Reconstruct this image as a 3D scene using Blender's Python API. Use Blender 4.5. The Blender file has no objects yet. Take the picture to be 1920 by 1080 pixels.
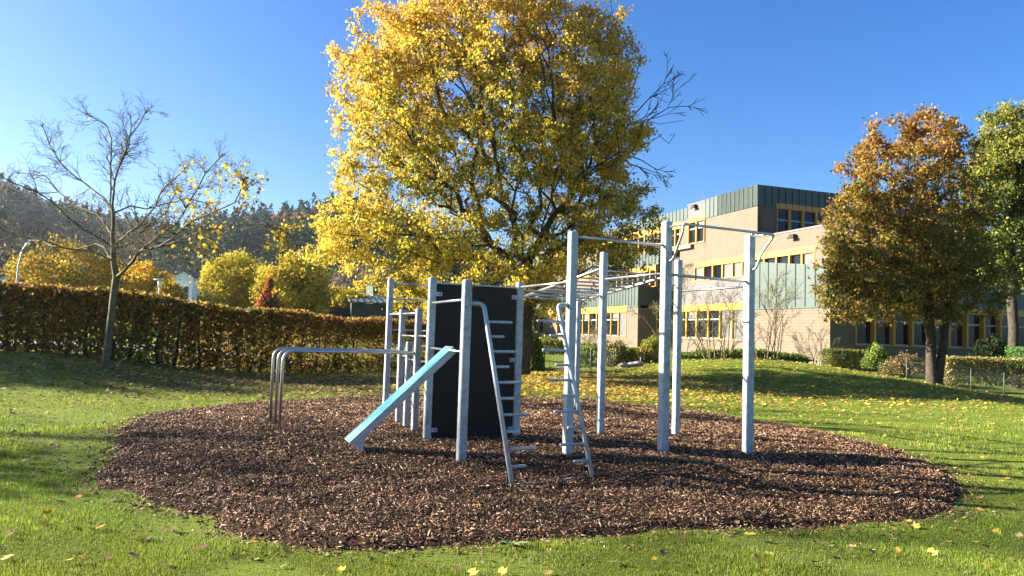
import bpy, bmesh, math, random
import numpy as np
from mathutils import Vector, Matrix
random.seed(7)
rng = np.random.default_rng(11)
sc = bpy.context.scene
C = sc.collection

# ------------------------------------------------------------------ camera
FPX = 1350.0; PITCH = math.radians(3.56); ROLL = math.radians(1.8); EYE = 1.6
_F = np.array([0, math.cos(PITCH), math.sin(PITCH)]); _U = np.array([0, -math.sin(PITCH), math.cos(PITCH)])
_R = np.array([1., 0, 0]) * math.cos(ROLL) + _U * math.sin(ROLL)
_UP = -np.array([1., 0, 0]) * math.sin(ROLL) + _U * math.cos(ROLL)
cam_d = bpy.data.cameras.new('camera'); cam = bpy.data.objects.new('camera', cam_d); C.objects.link(cam)
cam_d.sensor_width = 36; cam_d.lens = 36 * FPX / 1920; cam_d.clip_end = 9000; cam_d.clip_start = 0.05
m = Matrix(((_R[0], _UP[0], -_F[0], 0), (_R[1], _UP[1], -_F[1], 0), (_R[2], _UP[2], -_F[2], EYE), (0, 0, 0, 1)))
cam.matrix_world = m
sc.camera = cam

# ------------------------------------------------------------------ sky and sun
SUN_AZ = math.radians(-83); SUN_EL = math.radians(21)
w = bpy.data.worlds.new('World'); sc.world = w; w.use_nodes = True
nt = w.node_tree; nt.nodes.clear()
sky = nt.nodes.new('ShaderNodeTexSky'); sky.sky_type = 'NISHITA'; sky.sun_disc = False
sky.sun_elevation = SUN_EL; sky.sun_rotation = SUN_AZ
sky.air_density = 1.0; sky.dust_density = 1.4; sky.ozone_density = 5.0; sky.altitude = 150
bgn = nt.nodes.new('ShaderNodeBackground'); bgn.inputs[1].default_value = 0.05
wo = nt.nodes.new('ShaderNodeOutputWorld')
hs = nt.nodes.new('ShaderNodeHueSaturation'); hs.inputs['Saturation'].default_value = 1.24; hs.inputs['Hue'].default_value = .508; nt.links.new(sky.outputs[0], hs.inputs['Color']); nt.links.new(hs.outputs[0], bgn.inputs[0]); nt.links.new(bgn.outputs[0], wo.inputs[0])
SUNV = np.array([math.sin(SUN_AZ) * math.cos(SUN_EL), math.cos(SUN_AZ) * math.cos(SUN_EL), math.sin(SUN_EL)])
sl = bpy.data.lights.new('sun', 'SUN'); sl.energy = 5.0; sl.angle = math.radians(0.53); sl.color = (1.0, 0.94, 0.84)
so = bpy.data.objects.new('sun', sl); C.objects.link(so)
so.rotation_mode = 'QUATERNION'; so.rotation_quaternion = Vector(SUNV).to_track_quat('Z', 'Y'); so.location = (-60, 8, 30)
sc.view_settings.view_transform = 'Standard'; sc.view_settings.look = 'None'
sc.view_settings.exposure = 2.32; sc.view_settings.gamma = 1
sc.cycles.max_bounces = 6; sc.cycles.transparent_max_bounces = 8
sc.cycles.volume_bounces = 0

# ------------------------------------------------------------------ pixel <-> place (photo pixels 1920x1080)
def ray(x, y): return _F + _R * (x - 960) / FPX - _UP * (y - 540) / FPX
def gnd(x, y, z=0.0):
    d = ray(x, y); return np.array([0, 0, EYE]) + d * (z - EYE) / d[2]
def at(x, y, Y):
    d = ray(x, y); return np.array([0, 0, EYE]) + d * Y / d[1]
def S(t):
    t = np.clip(t, 0, 1); return t * t * (3 - 2 * t)
def gz(x, y):
    x = np.asarray(x, float); y = np.asarray(y, float)
    z = .6 * S((-x - 5.5) / 8.5) * S((y - 12) / 7)
    z = z + .86 * np.exp(-(((x - 10.5) / 6.0) ** 2 + ((y - 31) / 5.0) ** 2))
    z = z - .45 * S((x - 15) / 8) * S((y - 16) / 10) * (1 - S((y - 34) / 8))
    z = z + .75 * S((y - 46) / 25)
    z = z + .06 * np.exp(-((x + 3.5) ** 2 / 4 + (y - 11) ** 2 / 6))
    z = z - .10 * S((9.3 - y) / 1.3) - .08 * S((x - 1.8) / 1.2)
    z = z + .012 * np.sin(x * 1.9 + y * .7) * np.sin(y * 1.3 - x * .4)
    return z
def hit(x, y):          # pixel -> point on the terrain
    z = 0.0
    for _ in range(12):
        p = gnd(x, y, z); z = float(gz(p[0], p[1]))
    return p

# ------------------------------------------------------------------ objects, tags, mesh helpers
def tag(o, label=None, cat=None, group=None, kind=None):
    if label: o['label'] = label
    if cat: o['category'] = cat
    if group: o['group'] = group
    if kind: o['kind'] = kind
    return o
def empty(name, loc=(0, 0, 0), rz=0, **k):
    o = bpy.data.objects.new(name, None); C.objects.link(o); o.empty_display_size = .2
    o.location = loc; o.rotation_euler = (0, 0, rz); return tag(o, **k)
def link(name, me, mat, parent=None, label=None):
    o = bpy.data.objects.new(name, me); C.objects.link(o)
    if mat is not None:
        for mm in (mat if isinstance(mat, (list, tuple)) else [mat]): me.materials.append(mm)
    if parent is not None: o.parent = parent
    if label: o['label'] = label
    return o
def fastmesh(name, V, F, col=None, smooth=False):
    """V (n,3) float, F (m,k) int; col (n,3) point colours"""
    V = np.asarray(V, np.float32); F = np.asarray(F, np.int32)
    me = bpy.data.meshes.new(name)
    me.vertices.add(len(V)); me.vertices.foreach_set('co', V.ravel())
    k = F.shape[1]
    me.loops.add(F.size); me.loops.foreach_set('vertex_index', F.ravel())
    me.polygons.add(len(F)); me.polygons.foreach_set('loop_start', np.arange(0, F.size, k, dtype=np.int32))
    me.polygons.foreach_set('loop_total', np.full(len(F), k, np.int32))
    if smooth: me.polygons.foreach_set('use_smooth', np.ones(len(F), bool))
    if col is not None:
        a = me.color_attributes.new('tint', 'FLOAT_COLOR', 'POINT')
        a.data.foreach_set('color', np.hstack([col, np.ones((len(col), 1))]).astype(np.float32).ravel())
    me.update(); me.validate(); return me
class MB:
    def __init__(s): s.v = []; s.f = []; s.sm = []
    def add(s, v, f, smooth=False):
        n = len(s.v); s.v += [tuple(map(float, p)) for p in v]; s.f += [tuple(i + n for i in q) for q in f]; s.sm += [smooth] * len(f)
    def box(s, x0, x1, y0, y1, z0, z1):
        x0, x1 = sorted((x0, x1)); y0, y1 = sorted((y0, y1)); z0, z1 = sorted((z0, z1))
        s.add([(x0, y0, z0), (x1, y0, z0), (x1, y1, z0), (x0, y1, z0), (x0, y0, z1), (x1, y0, z1), (x1, y1, z1), (x0, y1, z1)],
              [(3, 2, 1, 0), (4, 5, 6, 7), (0, 1, 5, 4), (1, 2, 6, 5), (2, 3, 7, 6), (3, 0, 4, 7)])
    def prism(s, pts, off):          # pts: planar 3-D polygon, extruded by vector off
        n = len(pts); v = [tuple(p) for p in pts] + [tuple(np.add(p, off)) for p in pts]
        s.add(v, [tuple(range(n))[::-1], tuple(range(n, 2 * n))] + [(i, (i + 1) % n, n + (i + 1) % n, n + i) for i in range(n)])
    def tube(s, P, r, n=10, caps=True):
        P = [np.array(p, float) for p in P]; m_ = len(P)
        rr = r if hasattr(r, '__len__') else [r] * m_
        T = [P[min(i + 1, m_ - 1)] - P[max(i - 1, 0)] for i in range(m_)]; T = [t / (np.linalg.norm(t) + 1e-9) for t in T]
        ref = np.array([0, 0, 1.]) if abs(T[0][2]) < .9 else np.array([1., 0, 0])
        u = np.cross(T[0], ref); u /= np.linalg.norm(u); v = []
        for i in range(m_):
            u = u - T[i] * (u @ T[i]); u /= np.linalg.norm(u); q = np.cross(T[i], u)
            for k in range(n):
                a = 2 * math.pi * k / n; v.append(P[i] + rr[i] * (math.cos(a) * u + math.sin(a) * q))
        f = [(i * n + k, i * n + (k + 1) % n, (i + 1) * n + (k + 1) % n, (i + 1) * n + k) for i in range(m_ - 1) for k in range(n)]
        base = len(s.v); s.add(v, f, True)
        if caps: s.f += [tuple(base + k for k in range(n))[::-1], tuple(base + (m_ - 1) * n + k for k in range(n))]; s.sm += [False, False]
    def build(s, name, mat, parent=None, label=None, bevel=0):
        me = bpy.data.meshes.new(name); me.from_pydata(s.v, [], s.f)
        me.polygons.foreach_set('use_smooth', s.sm)
        bm = bmesh.new(); bm.from_mesh(me); bmesh.ops.recalc_face_normals(bm, faces=bm.faces)
        if bevel: bmesh.ops.bevel(bm, geom=[e for e in bm.edges if len(e.link_faces) == 2 and e.calc_face_angle(0) > .6], offset=bevel, segments=2, affect='EDGES', profile=.5)
        bm.to_mesh(me); bm.free(); me.update()
        return link(name, me, mat, parent, label)
def fillet(pts, r, n=7):
    pts = [np.array(p, float) for p in pts]; out = [pts[0]]
    for i in range(1, len(pts) - 1):
        a, b, c = pts[i - 1], pts[i], pts[i + 1]
        d1 = (a - b) / np.linalg.norm(a - b); d2 = (c - b) / np.linalg.norm(c - b)
        L = min(r, .49 * np.linalg.norm(a - b), .49 * np.linalg.norm(c - b)); p, q = b + d1 * L, b + d2 * L
        for k in range(n + 1):
            t = k / n; out.append((1 - t) ** 2 * p + 2 * t * (1 - t) * b + t * t * q)
    return out + [pts[-1]]

# ------------------------------------------------------------------ materials
def mat(name, col=(.5, .5, .5), rough=.6, metal=0.0, spec=.5):
    mm = bpy.data.materials.new(name); mm.use_nodes = True; b = mm.node_tree.nodes['Principled BSDF']
    b.inputs['Base Color'].default_value = (*col, 1); b.inputs['Roughness'].default_value = rough
    b.inputs['Metallic'].default_value = metal; b.inputs['Specular IOR Level'].default_value = spec
    return mm
def N(mm, t, **k):
    n = mm.node_tree.nodes.new(t)
    for a, v in k.items(): setattr(n, a, v)
    return n
def L(mm, a, b): mm.node_tree.links.new(a, b)
def noise(mm, scale, detail=4, rough=.55, coord='Object', vec=None):
    tc = N(mm, 'ShaderNodeTexCoord'); n = N(mm, 'ShaderNodeTexNoise')
    n.inputs['Scale'].default_value = scale; n.inputs['Detail'].default_value = detail; n.inputs['Roughness'].default_value = rough
    L(mm, vec if vec is not None else tc.outputs[coord], n.inputs['Vector']); return n
def ramp(mm, fac, stops):
    r = N(mm, 'ShaderNodeValToRGB'); e = r.color_ramp.elements
    while len(e) < len(stops): e.new(.5)
    for i, (p, c) in enumerate(stops): e[i].position = p; e[i].color = (*c, 1) if len(c) == 3 else c
    L(mm, fac, r.inputs[0]); return r
def mixc(mm, fac, a, b, mode='MIX'):
    n = N(mm, 'ShaderNodeMix', data_type='RGBA', blend_type=mode)
    for i, x in ((0, fac), (6, a), (7, b)):
        if isinstance(x, (int, float)): n.inputs[i].default_value = x
        elif isinstance(x, tuple): n.inputs[i].default_value = (*x, 1)
        else: L(mm, x, n.inputs[i])
    return n.outputs[2]
def bump(mm, h, strength=.3, dist=.01):
    b = N(mm, 'ShaderNodeBump'); b.inputs['Strength'].default_value = strength; b.inputs['Distance'].default_value = dist
    L(mm, h, b.inputs['Height']); L(mm, b.outputs[0], mm.node_tree.nodes['Principled BSDF'].inputs['Normal']); return b
def BS(mm): return mm.node_tree.nodes['Principled BSDF']
def leafmat(name, trans=.45, rough=.55, spec=.3):
    mm = mat(name, rough=rough, spec=spec); b = BS(mm)
    at_ = N(mm, 'ShaderNodeAttribute', attribute_name='tint'); L(mm, at_.outputs[0], b.inputs['Base Color'])
    t = N(mm, 'ShaderNodeBsdfTranslucent'); L(mm, at_.outputs[0], t.inputs[0])
    mx = N(mm, 'ShaderNodeMixShader'); mx.inputs[0].default_value = trans
    out = mm.node_tree.nodes['Material Output']
    L(mm, b.outputs[0], mx.inputs[1]); L(mm, t.outputs[0], mx.inputs[2]); L(mm, mx.outputs[0], out.inputs[0]); return mm

M = {}
def galv(name, c0, c1, metal=.35, rough=.5):
    mm = mat(name, rough=rough, metal=metal)
    tc = N(mm, 'ShaderNodeTexCoord'); v = N(mm, 'ShaderNodeTexVoronoi'); v.inputs['Scale'].default_value = 70; L(mm, tc.outputs['Object'], v.inputs['Vector'])
    n = noise(mm, 9, 5, .65); n2 = noise(mm, 1.3, 3)
    f = N(mm, 'ShaderNodeMath', operation='MULTIPLY_ADD'); L(mm, v.outputs['Color'], f.inputs[0]); f.inputs[1].default_value = .35; L(mm, n.outputs[0], f.inputs[2])
    f2 = N(mm, 'ShaderNodeMath', operation='MULTIPLY_ADD'); L(mm, n2.outputs[0], f2.inputs[0]); f2.inputs[1].default_value = .5; L(mm, f.outputs[0], f2.inputs[2])
    r = ramp(mm, f2.outputs[0], [(.62, c0), (1.05, c1)]); L(mm, r.outputs[0], BS(mm).inputs['Base Color'])
    rr = ramp(mm, f.outputs[0], [(.3, (.38,) * 3), (.9, (.62,) * 3)]); L(mm, rr.outputs[0], BS(mm).inputs['Roughness'])
    bump(mm, n.outputs[0], .12, .003); return mm
M['galv'] = galv('galvanised_steel', (.19, .20, .205), (.44, .455, .46), .12)
M['pipe'] = galv('galvanised_pipe', (.28, .29, .295), (.50, .51, .52), .4)
st = mat('stainless_steel', (.50, .495, .49), .33, .92); n_ = noise(st, 30, 4); L(st, ramp(st, n_.outputs[0], [(.3, (.28,) * 3), (.7, (.42,) * 3)]).outputs[0], BS(st).inputs['Roughness']); M['steel'] = st
pn = mat('black_laminate', (.012, .010, .010), .5, spec=.25); n_ = noise(pn, 22, 3)
L(pn, ramp(pn, n_.outputs[0], [(.3, (.008, .0058, .0045)), (.70, (.016, .0115, .009)), (.73, (.05, .045, .042))]).outputs[0], BS(pn).inputs['Base Color']); M['panel'] = pn
bl = mat('blue_bench_top', (.13, .46, .85), .45); n_ = noise(bl, 14, 5)
L(bl, ramp(bl, n_.outputs[0], [(.3, (.11, .43, .82)), (.75, (.14, .49, .88))]).outputs[0], BS(bl).inputs['Base Color']); bump(bl, n_.outputs[0], .05, .002); M['blue'] = bl
M['alu'] = galv('bench_aluminium', (.26, .27, .275), (.42, .43, .435), .4)
M['bolt'] = mat('bolt_steel', (.35, .34, .33), .4, .8); M['boltdark'] = mat('bolt_socket', (.03, .03, .03), .5, .5)

def barkmat(name, a, b, scale=6):
    mm = mat(name, rough=.9, spec=.2); n = noise(mm, scale, 6, .7); L(mm, ramp(mm, n.outputs[0], [(.3, a), (.7, b)]).outputs[0], BS(mm).inputs['Base Color'])
    bump(mm, n.outputs[0], .6, .02); return mm
M['bark'] = barkmat('dark_bark', (.025, .019, .013), (.085, .066, .045))
M['bark_grey'] = barkmat('grey_bark', (.075, .062, .046), (.20, .165, .125), 9)
M['bark_twig'] = barkmat('olive_bark', (.07, .06, .03), (.19, .165, .09), 9)
M['leaf'] = leafmat('autumn_leaves', .55); M['leaf_far'] = leafmat('distant_leaves', .25, .8, .1)
M['leaf_ground'] = leafmat('fallen_leaves_mat', .2, .6, .3); M['grass'] = leafmat('grass_blades', .4, .5, .35)
M['chip'] = leafmat('bark_chips', .0, .8, .25)

# ground
g = mat('lawn_soil', rough=.95, spec=.1)
n1 = noise(g, 60, 5, .7); n2 = noise(g, .35, 5, .6); n3 = noise(g, 4.5, 5, .7); n4 = noise(g, 1.1, 6, .7)
c1 = ramp(g, n1.outputs[0], [(.3, (.05, .07, .009)), (.5, (.15, .20, .02)), (.72, (.25, .29, .03))])
c2 = ramp(g, n2.outputs[0], [(.3, (.20, .23, .022)), (.7, (.12, .18, .02))])
cm = mixc(g, .45, c1.outputs[0], c2.outputs[0])
soilf = ramp(g, n4.outputs[0], [(.56, (0,) * 3), (.70, (1,) * 3)])
soil = ramp(g, n3.outputs[0], [(.3, (.035, .024, .014)), (.7, (.12, .088, .050))])
sf = N(g, 'ShaderNodeMath', operation='MULTIPLY'); L(g, soilf.outputs[0], sf.inputs[0]); sf.inputs[1].default_value = .65
cm = mixc(g, sf.outputs[0], cm, soil.outputs[0]); L(g, cm, BS(g).inputs['Base Color'])
bump(g, n1.outputs[0], .9, .05); M['ground'] = g
ms = mat('mulch_soil', rough=1, spec=.1); n1 = noise(ms, 45, 5, .8)
L(ms, ramp(ms, n1.outputs[0], [(.35, (.014, .008, .004)), (.7, (.10, .056, .03))]).outputs[0], BS(ms).inputs['Base Color']); bump(ms, n1.outputs[0], 1, .03); M['mulch'] = ms
hm = mat('hill_soil', rough=1, spec=0); n1 = noise(hm, .02, 5, .7)
L(hm, ramp(hm, n1.outputs[0], [(.35, (.018, .026, .010)), (.7, (.055, .038, .016))]).outputs[0], BS(hm).inputs['Base Color']); M['hill'] = hm
M['path'] = mat('path_grey', (.28, .27, .26), .9)

# ------------------------------------------------------------------ terrain sheet
def spaced(lo, hi, n, k):
    t = np.linspace(-1, 1, n); s_ = np.sinh(k * t) / math.sinh(k); return np.where(s_ < 0, -s_ * lo, s_ * hi)
gx = spaced(-2500, 2500, 240, 8.0); gy = 10 + spaced(-600, 3500, 260, 8.2)
GX, GY = np.meshgrid(gx, gy); GZ = gz(GX, GY)
V = np.stack([GX.ravel(), GY.ravel(), GZ.ravel()], 1); nx, ny = len(gx), len(gy)
I = (np.arange(ny - 1)[:, None] * nx + np.arange(nx - 1)[None]).ravel()
me = fastmesh('ground', V, np.stack([I, I + 1, I + nx + 1, I + nx], 1), smooth=True)
tag(link('ground', me, M['ground']), 'mown green lawn around the playground and beyond the hedge', 'lawn', kind='structure')

# mulch bed outline (photo pixels), turned into ground points
OUT = [(150, 906), (198, 850), (225, 800), (250, 785), (350, 767), (500, 756), (620, 748), (720, 741), (880, 741), (1000, 747), (1130, 754), (1250, 764), (1330, 775), (1400, 788), (1500, 802),
       (1600, 824), (1700, 850), (1780, 885), (1822, 926), (1805, 950), (1780, 967), (1700, 983), (1550, 991), (1400, 994), (1250, 1000), (1100, 1012), (900, 1026),
       (700, 1040), (560, 1040), (450, 1014), (380, 982), (300, 950), (230, 929), (180, 919)]
POLY = np.array([hit(*p)[:2] for p in OUT])
def resample(P, n):
    Q = np.vstack([P, P[:1]]); d = np.r_[0, np.cumsum(np.linalg.norm(np.diff(Q, axis=0), axis=1))]
    t = np.linspace(0, d[-1], n, endpoint=False); return np.stack([np.interp(t, d, Q[:, k]) for k in (0, 1)], 1)
POLY = resample(POLY, 160)
for _ in range(2): POLY = .5 * POLY + .25 * np.roll(POLY, 1, 0) + .25 * np.roll(POLY, -1, 0)
POLY += rng.normal(0, .045, POLY.shape)
def edge_dist(P):        # signed: positive inside the bed
    P = np.asarray(P); out = np.empty(len(P)); A = POLY; B = np.roll(POLY, -1, 0)
    for s0 in range(0, len(P), 20000):
        q = P[s0:s0 + 20000]; ab = B - A; ap = q[:, None] - A[None]
        t = np.clip((ap * ab).sum(2) / (ab * ab).sum(1), 0, 1); d = np.sqrt(((ap - t[..., None] * ab) ** 2).sum(2)).min(1)
        cx = ((A[None, :, 1] > q[:, None, 1]) != (B[None, :, 1] > q[:, None, 1])) & \
             (q[:, None, 0] < (B[:, 0] - A[:, 0])[None] * (q[:, None, 1] - A[None, :, 1]) / (B[:, 1] - A[:, 1] + 1e-12)[None] + A[None, :, 0])
        out[s0:s0 + 20000] = np.where(cx.sum(1) % 2 == 1, d, -d)
    return out
def lumps(x, y): return .016 * np.sin(x * 3.1 + 1.3 * np.sin(y * 2.1)) * np.sin(y * 3.7 + np.sin(x * 1.7)) + .010 * np.sin(x * 7.3 + y * 2) * np.sin(y * 8.1 - x * 3)
def mz(x, y, d): return gz(x, y) - .03 + .075 * S((d + .06) / .30) + lumps(x, y) * S(d / .3)
lo = POLY.min(0) - .2; hi = POLY.max(0) + .2; st_ = .09
xs = np.arange(lo[0], hi[0], st_); ys = np.arange(lo[1], hi[1], st_); X, Y = np.meshgrid(xs, ys); D = edge_dist(np.stack([X.ravel(), Y.ravel()], 1))
Z = mz(X.ravel(), Y.ravel(), D); nx = len(xs); I = (np.arange(len(ys) - 1)[:, None] * nx + np.arange(nx - 1)[None]).ravel()
F = np.stack([I, I + 1, I + nx + 1, I + nx], 1); F = F[(D[F].max(1) > -.05)]
used, inv = np.unique(F, return_inverse=True)
V = np.stack([X.ravel(), Y.ravel(), Z], 1)[used]; me = fastmesh('mulch_ground', V, inv.reshape(F.shape), smooth=True)
tag(link('mulch_ground', me, M['mulch']), 'dark bed of bark mulch under the climbing frame', 'mulch bed', kind='structure')

def sample_view(n, px, py, ylo):      # random ground points, even over picture area between rows
    x = rng.uniform(px[0], px[1], n); y = ylo + (py - ylo) * rng.uniform(0, 1, n); return x, y
def gnd_many(x, y, z=-.06):
    d = _F[None] + _R[None] * ((x - 960) / FPX)[:, None] - _UP[None] * ((y - 540) / FPX)[:, None]
    t = (z - EYE) / d[:, 2]; return d[:, 0] * t, d[:, 1] * t
def rotm(yaw, tilt, roll_):           # vectorised local axes
    cy, sy, ct, s_t, cr, sr = np.cos(yaw), np.sin(yaw), np.cos(tilt), np.sin(tilt), np.cos(roll_), np.sin(roll_)
    ax = np.stack([cy * ct, sy * ct, s_t], 1); ay0 = np.stack([-sy, cy, 0 * cy], 1); az0 = np.cross(ax, ay0)
    ay = ay0 * cr[:, None] + az0 * sr[:, None]; az = np.cross(ax, ay); return ax, ay, az

# bark chips
nA = 88000
u = rng.uniform(size=(nA * 2, 2)) * (hi - lo) + lo
dens = np.clip(1.25 - (u[:, 1] - 6) / 14, .35, 1.25) / 1.25
u = u[rng.uniform(size=len(u)) < dens]; d = edge_dist(u); k = d > rng.normal(-.04, .07, len(d)) - rng.exponential(.22, len(d)) * (rng.uniform(size=len(d)) < .16); u = u[k]; d = d[k]
n = len(u); sc_ = np.clip(.8 + (u[:, 1] - 6) * .035, .8, 1.25)
Ln = rng.gamma(5, .0085, n).clip(.02, .115) * sc_ ; Wd = rng.uniform(.010, .029, n) * sc_; Th = rng.uniform(.002, .006, n) * sc_
ax, ay, az = rotm(rng.uniform(0, 6.28, n), rng.normal(0, .42, n), rng.normal(0, .6, n))
cen = np.stack([u[:, 0], u[:, 1], np.where(d < 0, gz(u[:, 0], u[:, 1]) + rng.uniform(.004, .034, n), mz(u[:, 0], u[:, 1], d) + rng.uniform(-.002, .022, n))], 1)
T = np.array([(-1, -.7, -1), (1, -.5, -1), (1, .5, -1), (-1, .8, -1), (-.9, -.6, 1), (.85, -.45, 1), (.9, .4, 1), (-.95, .6, 1)]) * .5
V = cen[:, None] + ax[:, None] * (T[None, :, 0, None] * Ln[:, None, None]) + ay[:, None] * (T[None, :, 1, None] * Wd[:, None, None]) + az[:, None] * (T[None, :, 2, None] * Th[:, None, None])
Fb = np.array([(3, 2, 1, 0), (4, 5, 6, 7), (0, 1, 5, 4), (1, 2, 6, 5), (2, 3, 7, 6), (3, 0, 4, 7)])
F = (np.arange(n)[:, None, None] * 8 + Fb[None]).reshape(-1, 4)
pal = np.array([(.045, .020, .009), (.135, .067, .031), (.23, .124, .062), (.34, .20, .108), (.54, .37, .22), (.085, .046, .026)])
ci = rng.choice(6, n, p=[.22, .26, .23, .14, .06, .09]); col = pal[ci] * rng.uniform(.75, 1.3, (n, 1)) * np.array([1, 1, 1])
me = fastmesh('wood_chips', V.reshape(-1, 3), F, np.repeat(col, 8, 0))
tag(link('wood_chips', me, M['chip']), 'loose brown bark chips covering the whole play area', 'bark chips', kind='stuff')

# grass blades: denser towards the photographer, everywhere on real ground
def blades(P, h, wdt, col):
    n = len(P); yaw = rng.uniform(0, 6.28, n); lean = rng.normal(0, .33, n); ly = rng.uniform(0, 6.28, n)
    sx = np.stack([np.cos(yaw), np.sin(yaw), 0 * yaw], 1) * (wdt / 2)[:, None]
    tip = np.stack([np.sin(lean) * np.cos(ly), np.sin(lean) * np.sin(ly), np.cos(lean)], 1) * h[:, None]
    mid = tip * .55; mid[:, :2] *= .7
    V = np.stack([P - sx, P + sx, P + mid + sx * .7, P + mid - sx * .7, P + tip], 1)
    b = np.arange(n)[:, None] * 5
    F = np.concatenate([b + [0, 1, 2], b + [0, 2, 3], b + [3, 2, 4]], 0); return V.reshape(-1, 3), F, np.repeat(col, 5, 0)
def vnoise(x, y, s):
    return .5 + .25 * (np.sin(x * s + 1.7 * np.sin(y * s * .8)) + np.sin(y * s * 1.3 + 1.3 * np.sin(x * s * .9 + 2)))
def soilpatch(x, y):     # 0..1 worn ground
    q = vnoise(x + 3, y, 1.35) * vnoise(x, y + 5, 2.3)
    near_tip = np.exp(-(((x - 5.8) / 1.3) ** 2 + ((y - 8.7) / .9) ** 2)); back = np.exp(-(((x - 4.3) / 2.0) ** 2 + ((y - 14.2) / .7) ** 2))
    return np.clip(S((q - .24) / .22) * .95 + .7 * near_tip + .5 * back, 0, 1)
GV, GF, GC, off = [], [], [], 0
for (nb, py0, py1, hb, wb) in ((360000, 770, 1100, (.018, .042), (.0028, .0052)), (170000, 690, 900, (.028, .062), (.007, .013)), (40000, 655, 730, (.04, .09), (.018, .035))):
    x, y = rng.uniform(-60, 1980, nb), py0 + (py1 - py0) * rng.uniform(0, 1, nb)
    fade = S((y - py0) / 70) * S((py1 - y) / (110 if py1 < 1000 else 1)); kk_ = rng.uniform(size=nb) < fade if py1 < 1000 else rng.uniform(size=nb) < S((y - py0) / 90 + .1); x, y = x[kk_], y[kk_]; nb = len(x)
    wx, wy = gnd_many(x, y, 0.0 if py1 < 1000 else -.08); d = edge_dist(np.stack([wx, wy], 1))
    keep = (d < rng.normal(-.02, .075, nb)) & (rng.uniform(size=nb) > .90 * soilpatch(wx, wy))
    wx, wy, d = wx[keep], wy[keep], d[keep]; n = len(wx)
    P = np.stack([wx, wy, gz(wx, wy) - .004], 1); v = vnoise(wx, wy, .9)[:, None]; v2 = vnoise(wx + 9, wy - 4, 3.1)[:, None]; r = rng.uniform(size=(n, 1))
    col = (np.array([(.19, .28, .022)]) * v + np.array([(.30, .335, .036)]) * (1 - v)) * (.30 + 1.0 * r) * (.7 + .5 * v2)
    dry = rng.uniform(size=n) < .13 + .35 * soilpatch(wx, wy); col[dry] = np.array([.26, .22, .10]) * rng.uniform(.5, 1.1, (dry.sum(), 1))
    h = rng.uniform(*hb, n) * (.6 + .8 * v2[:, 0]); a_, b_, c_ = blades(P, h, rng.uniform(*wb, n), col)
    GV.append(a_); GF.append(b_ + off); GC.append(c_); off += len(a_)
me = fastmesh('grass', np.vstack(GV), np.vstack(GF), np.vstack(GC))
tag(link('grass', me, M['grass']), 'short green grass of the lawn around the mulch bed', 'grass', kind='stuff')

# leaf shapes -------------------------------------------------------------------
def leaves(P, size, col, up=None, flat=0.0, lobed=False):
    """two folded kites per leaf; flat=1 lies on the ground"""
    n = len(P); size = np.broadcast_to(size, n)
    yaw = rng.uniform(0, 6.28, n); tilt = rng.normal(0, 1.0, n) * (1 - flat) + rng.normal(0, .22, n) * flat - .25 * (1 - flat)
    rl = rng.normal(0, 1.0, n) * (1 - flat) + rng.normal(0, .25, n) * flat
    ax, ay, az = rotm(yaw, tilt, rl); s_ = size[:, None, None]
    if lobed:            # five-pointed maple leaf
        T = np.array([(0, 0, 0), (.25, .48, .06), (.42, .20, .0), (.75, .38, .08), (1, 0, .02), (.75, -.38, .08), (.42, -.20, .0), (.25, -.48, .06)])
        Fk = np.array([(0, 1, 2), (0, 2, 4), (2, 3, 4), (0, 4, 6), (4, 5, 6), (0, 6, 7)])
    else:
        T = np.array([(0, 0, 0), (.45, .42, .12), (1, 0, .0), (.45, -.42, .12)]); Fk = np.array([(0, 1, 2), (0, 2, 3)])
    V = P[:, None] + s_ * (ax[:, None] * T[None, :, 0, None] + ay[:, None] * T[None, :, 1, None] + az[:, None] * T[None, :, 2, None])
    F = (np.arange(n)[:, None, None] * len(T) + Fk[None]).reshape(-1, 3)
    return V.reshape(-1, 3), F, np.repeat(col, len(T), 0)
def leafobj(name, P, size, col, m_, parent=None, label=None, **k):
    V, F, Cc = leaves(P, size, col, **k); return link(name, fastmesh(name, V, F, Cc), m_, parent, label)
def pick(pal, n, p=None, var=.25):
    pal = np.array(pal, float); c = pal[rng.choice(len(pal), n, p=p)]; return c * rng.uniform(1 - var, 1 + var, (n, 1))

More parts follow.
